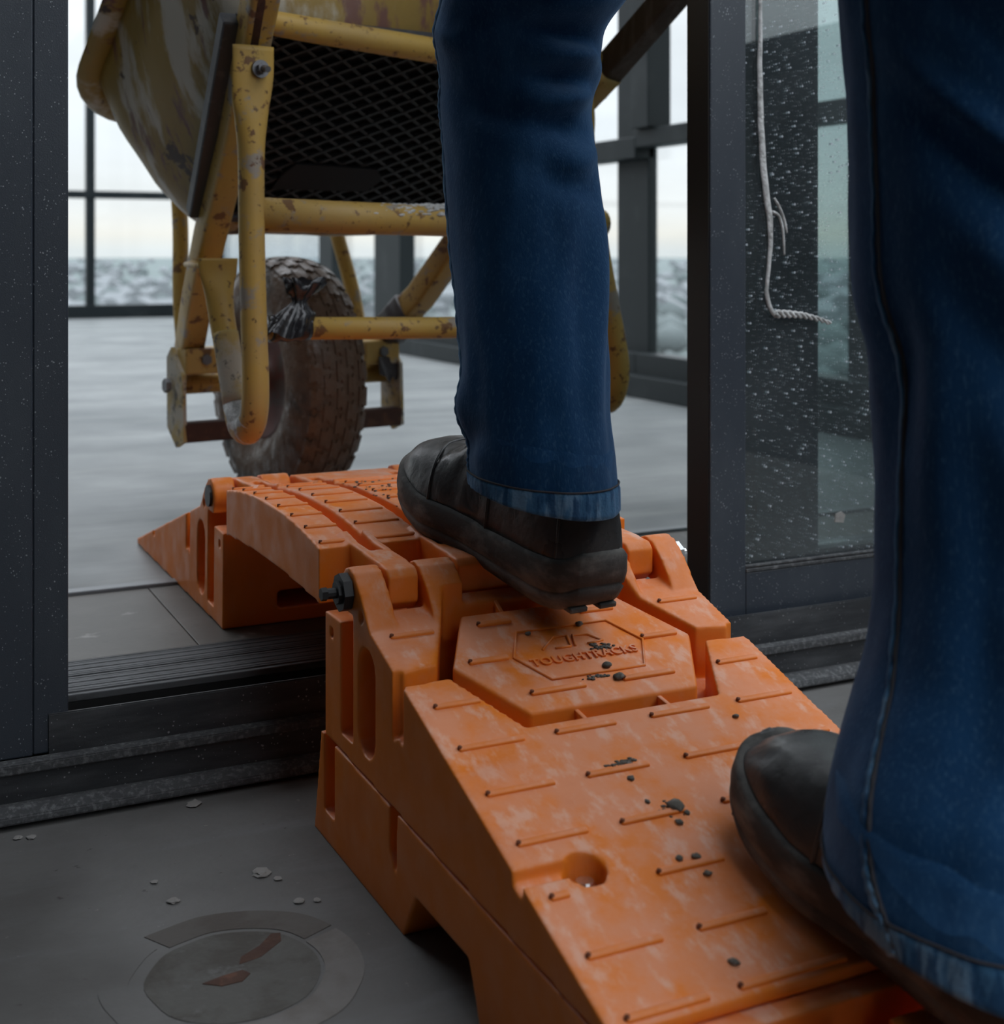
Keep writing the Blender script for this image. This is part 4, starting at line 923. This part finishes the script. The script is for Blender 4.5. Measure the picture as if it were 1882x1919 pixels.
# shoes
def shoe(loc, heading, pitch, roll=0):
    sh = empty('shoe', tuple(W_(loc)), 0, PR); sh.rotation_mode = 'ZXY' if False else 'XYZ'
    sh.rotation_euler = (Matrix.Rotation(heading, 3, 'Z') @ Matrix.Rotation(pitch, 3, 'X') @ Matrix.Rotation(roll, 3, 'Y')).to_euler()
    tag(sh, 'black leather work shoe with thick grey rubber sole')
    ZK = 1.22
    # y, half width, asym, top height, sole bottom
    S = [(.000, .020, 0, .060, .010), (.012, .031, 0, .085, .003), (.035, .0375, 0, .108, 0), (.075, .0395, 0, .114, 0), (.115, .0390, -.002, .112, .001), (.150, .0405, -.004, .098, .003), (.185, .0450, -.005, .082, .003), (.215, .0500, -.004, .073, .002), (.245, .0512, -.001, .070, .004), (.268, .0485, .001, .066, .007), (.286, .0425, .003, .059, .011), (.299, .0330, .004, .050, .015), (.3065, .0225, .005, .042, .018), (.3095, .0110, .005, .036, .020)]
    S = [(y*.985, w, ax_, top*ZK, b0) for (y, w, ax_, top, b0) in S]
    S = catmull(S, 5); n = 28
    bm = bmesh.new(); rings = []
    for (y, w, ax_, top, b0) in S:
        base = b0+.034; ring = []
        for k in range(n+1):
            t = PI*k/n; e = .62 if y > .15 else .74
            cx = math.copysign(abs(math.cos(t))**e, math.cos(t)); sx = abs(math.sin(t))**.78
            nar = 1-.22*(sx**2)*(1 if y < .17 else .45)
            d = .0012*mnoise.noise(Vector((cx*3, y*40, sx*3)))
            if .15 < y < .235: d += -.0018*math.exp(-((math.sin((y-.15)*150+cx*2)-1)/.35)**2)*sx
            ring.append(bm.verts.new((ax_+(w*.97+d)*cx*nar, y, base-.004+(max(top-base, .006)+.004)*sx+d)))
        rings.append(ring)
    for A, C in zip(rings[:-1], rings[1:]):
        for k in range(n): bm.faces.new((A[k], A[k+1], C[k+1], C[k]))
        bm.faces.new((A[0], C[0], C[n], A[n]))
    bm.faces.new(rings[0]); bm.faces.new(rings[-1][::-1])
    up = from_bm('shoe_upper', bm, M['leather'], sh)
    bm = bmesh.new(); rings = []; m = 40
    for zf, gr_ in ((0, -.004), (.10, -.001), (.32, .002), (.36, .0005), (.40, .002), (.62, .0032), (.93, .0025), (1.0, .0005), (1.02, -.006)):
        ring = []
        side = [(w+gr_, y, ax_, b0) for (y, w, ax_, top, b0) in S]
        for (w, y, ax_, b0) in side: ring.append((ax_+w, y+(gr_ if y > .15 else -gr_)*(abs(y-.15)/.15), b0+zf*(.038+.008*max(0, 1-y/.12))))
        for (w, y, ax_, b0) in reversed(side): ring.append((ax_-w, y+(gr_ if y > .15 else -gr_)*(abs(y-.15)/.15), b0+zf*(.038+.008*max(0, 1-y/.12))))
        rings.append([bm.verts.new(p) for p in ring])
    nn = len(rings[0])
    for A, C in zip(rings[:-1], rings[1:]):
        for k in range(nn): bm.faces.new((A[k], A[(k+1) % nn], C[(k+1) % nn], C[k]))
    h = nn//2
    for R_, fl_ in ((rings[0], 0), (rings[-1], 1)):
        for k in range(h-1):
            f = (R_[k], R_[k+1], R_[nn-2-k], R_[nn-1-k]); bm.faces.new(f if fl_ else f[::-1])
    so = from_bm('shoe_sole', bm, M['sole'], sh)
    bm = bmesh.new()
    for i in range(13):
        y = .012+i*.0225
        if .085 < y < .120: continue
        r_ = min(S, key=lambda q: abs(q[0]-y))
        for s in (-1, 1):
            if r_[1] < .02: continue
            add_box(bm, (r_[2]+min(s*.006, s*max(.012, r_[1]-.007)), y-.0075, r_[4]-.0008), (r_[2]+max(s*.006, s*max(.012, r_[1]-.007)), y+.0075, r_[4]+.004), .0012, 1)
    from_bm('sole_lug', bm, M['sole'], so, False)['kind'] = 'stuff'
    # toe cap edge, heel counter and collar as raised leather edges
    def over(y0, y1, r, a0=0.0, a1=1.0, dz=0, nm='leather_edge'):
        P = []
        for k in range(25):
            f = a0+(a1-a0)*k/24; t = PI*f; y = y0+(y1-y0)*abs(math.cos(t))
            q = min(S, key=lambda z: abs(z[0]-y)); e = .62 if y > .15 else .74
            cx = math.copysign(abs(math.cos(t))**e, math.cos(t)); sx = abs(math.sin(t))**.78; nar = 1-.22*(sx**2)*(1 if y < .17 else .45); base = q[4]+.034
            P.append((q[2]+(q[1]*.97)*cx*nar, y, base-.004+(max(q[3]-base, .006)+.004)*sx+dz, r))
        bm = bmesh.new(); add_tube(bm, P, 8); return from_bm(nm, bm, M['leather'], sh)
    over(.232, .205, .0016); over(.180, .120, .0017)
    over(.060, .020, .0016)
    bm = bmesh.new()
    P = [(.0325*math.cos(2*PI*k/32), .072+.048*math.sin(2*PI*k/32), .134+.004*math.sin(2*PI*k/32), .006) for k in range(32)]
    add_tube(bm, P, 10, close=True); from_bm('collar', bm, M['leather'], sh)
    bm = bmesh.new()
    for k in range(4): 
        y = .135+k*.017; q = min(S, key=lambda z: abs(z[0]-y))
        add_tube(bm, [(q[2]+.024*math.cos(PI*i/10), y+.003*math.cos(PI*i/10), q[3]-.006+.008*math.sin(PI*i/10), .0021) for i in range(11)], 8)
    from_bm('laces', bm, M['black_plastic'], sh)
    # ankle inside the trouser leg
    bm = bmesh.new(); add_tube(bm, [(0, .072, .095, .030, .040), (0, .074, .14, .031, .036), (0, .080, .165, .031, .036)], 20, up=(0, 1, 0)); from_bm('sock', bm, M['black_plastic'], sh)
    return sh
shoe((.563, .983, .226), math.radians(6.4), math.radians(9.0))
shoe((.632, .512, .046), math.radians(10.5), math.radians(18.1-1.2))

# ------------------------------------------------------------------ country beyond the windows
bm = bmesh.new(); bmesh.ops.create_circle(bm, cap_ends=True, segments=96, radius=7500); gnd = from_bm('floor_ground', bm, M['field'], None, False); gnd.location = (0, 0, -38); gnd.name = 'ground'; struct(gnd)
rnd = random.Random(11)
bm = bmesh.new()
for k in range(1500):
    a = math.radians(rnd.uniform(-75, 75)); d = 700*math.exp(rnd.random()*2.0); x, y = d*math.sin(a+.1), d*math.cos(a+.1)
    w = rnd.uniform(5, 13); h = rnd.uniform(4, 10); b = rnd.uniform(5, 12); rz = Matrix.Translation((x, y, -38)) @ Matrix.Rotation(rnd.random()*3, 4, 'Z')
    vs = add_box(bm, (-w, -b, 0), (w, b, h), 0, 1, rz)
    vs2 = add_prism(bm, [(-w, h), (w, h), (0, h+w*.5)], -b, b, 'y'); bmesh.ops.transform(bm, matrix=rz, verts=vs2)
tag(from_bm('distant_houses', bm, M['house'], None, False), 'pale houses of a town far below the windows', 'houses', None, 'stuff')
bm = bmesh.new()
for k in range(1600):
    a = math.radians(rnd.uniform(-75, 75)); d = 160*math.exp(rnd.random()*3.0); x, y = d*math.sin(a+.1), d*math.cos(a+.1); r = rnd.uniform(4, 9)
    for v in bmesh.ops.create_icosphere(bm, subdivisions=1, radius=r)['verts']:
        v.co = Vector((v.co.x*1.2+x, v.co.y*1.2+y, v.co.z*(.9+.3*mnoise.noise(v.co))-38+r*.7))
tag(from_bm('distant_trees', bm, M['tree'], None, True), 'haze-tinted green trees scattered far below the windows', 'trees', None, 'stuff')
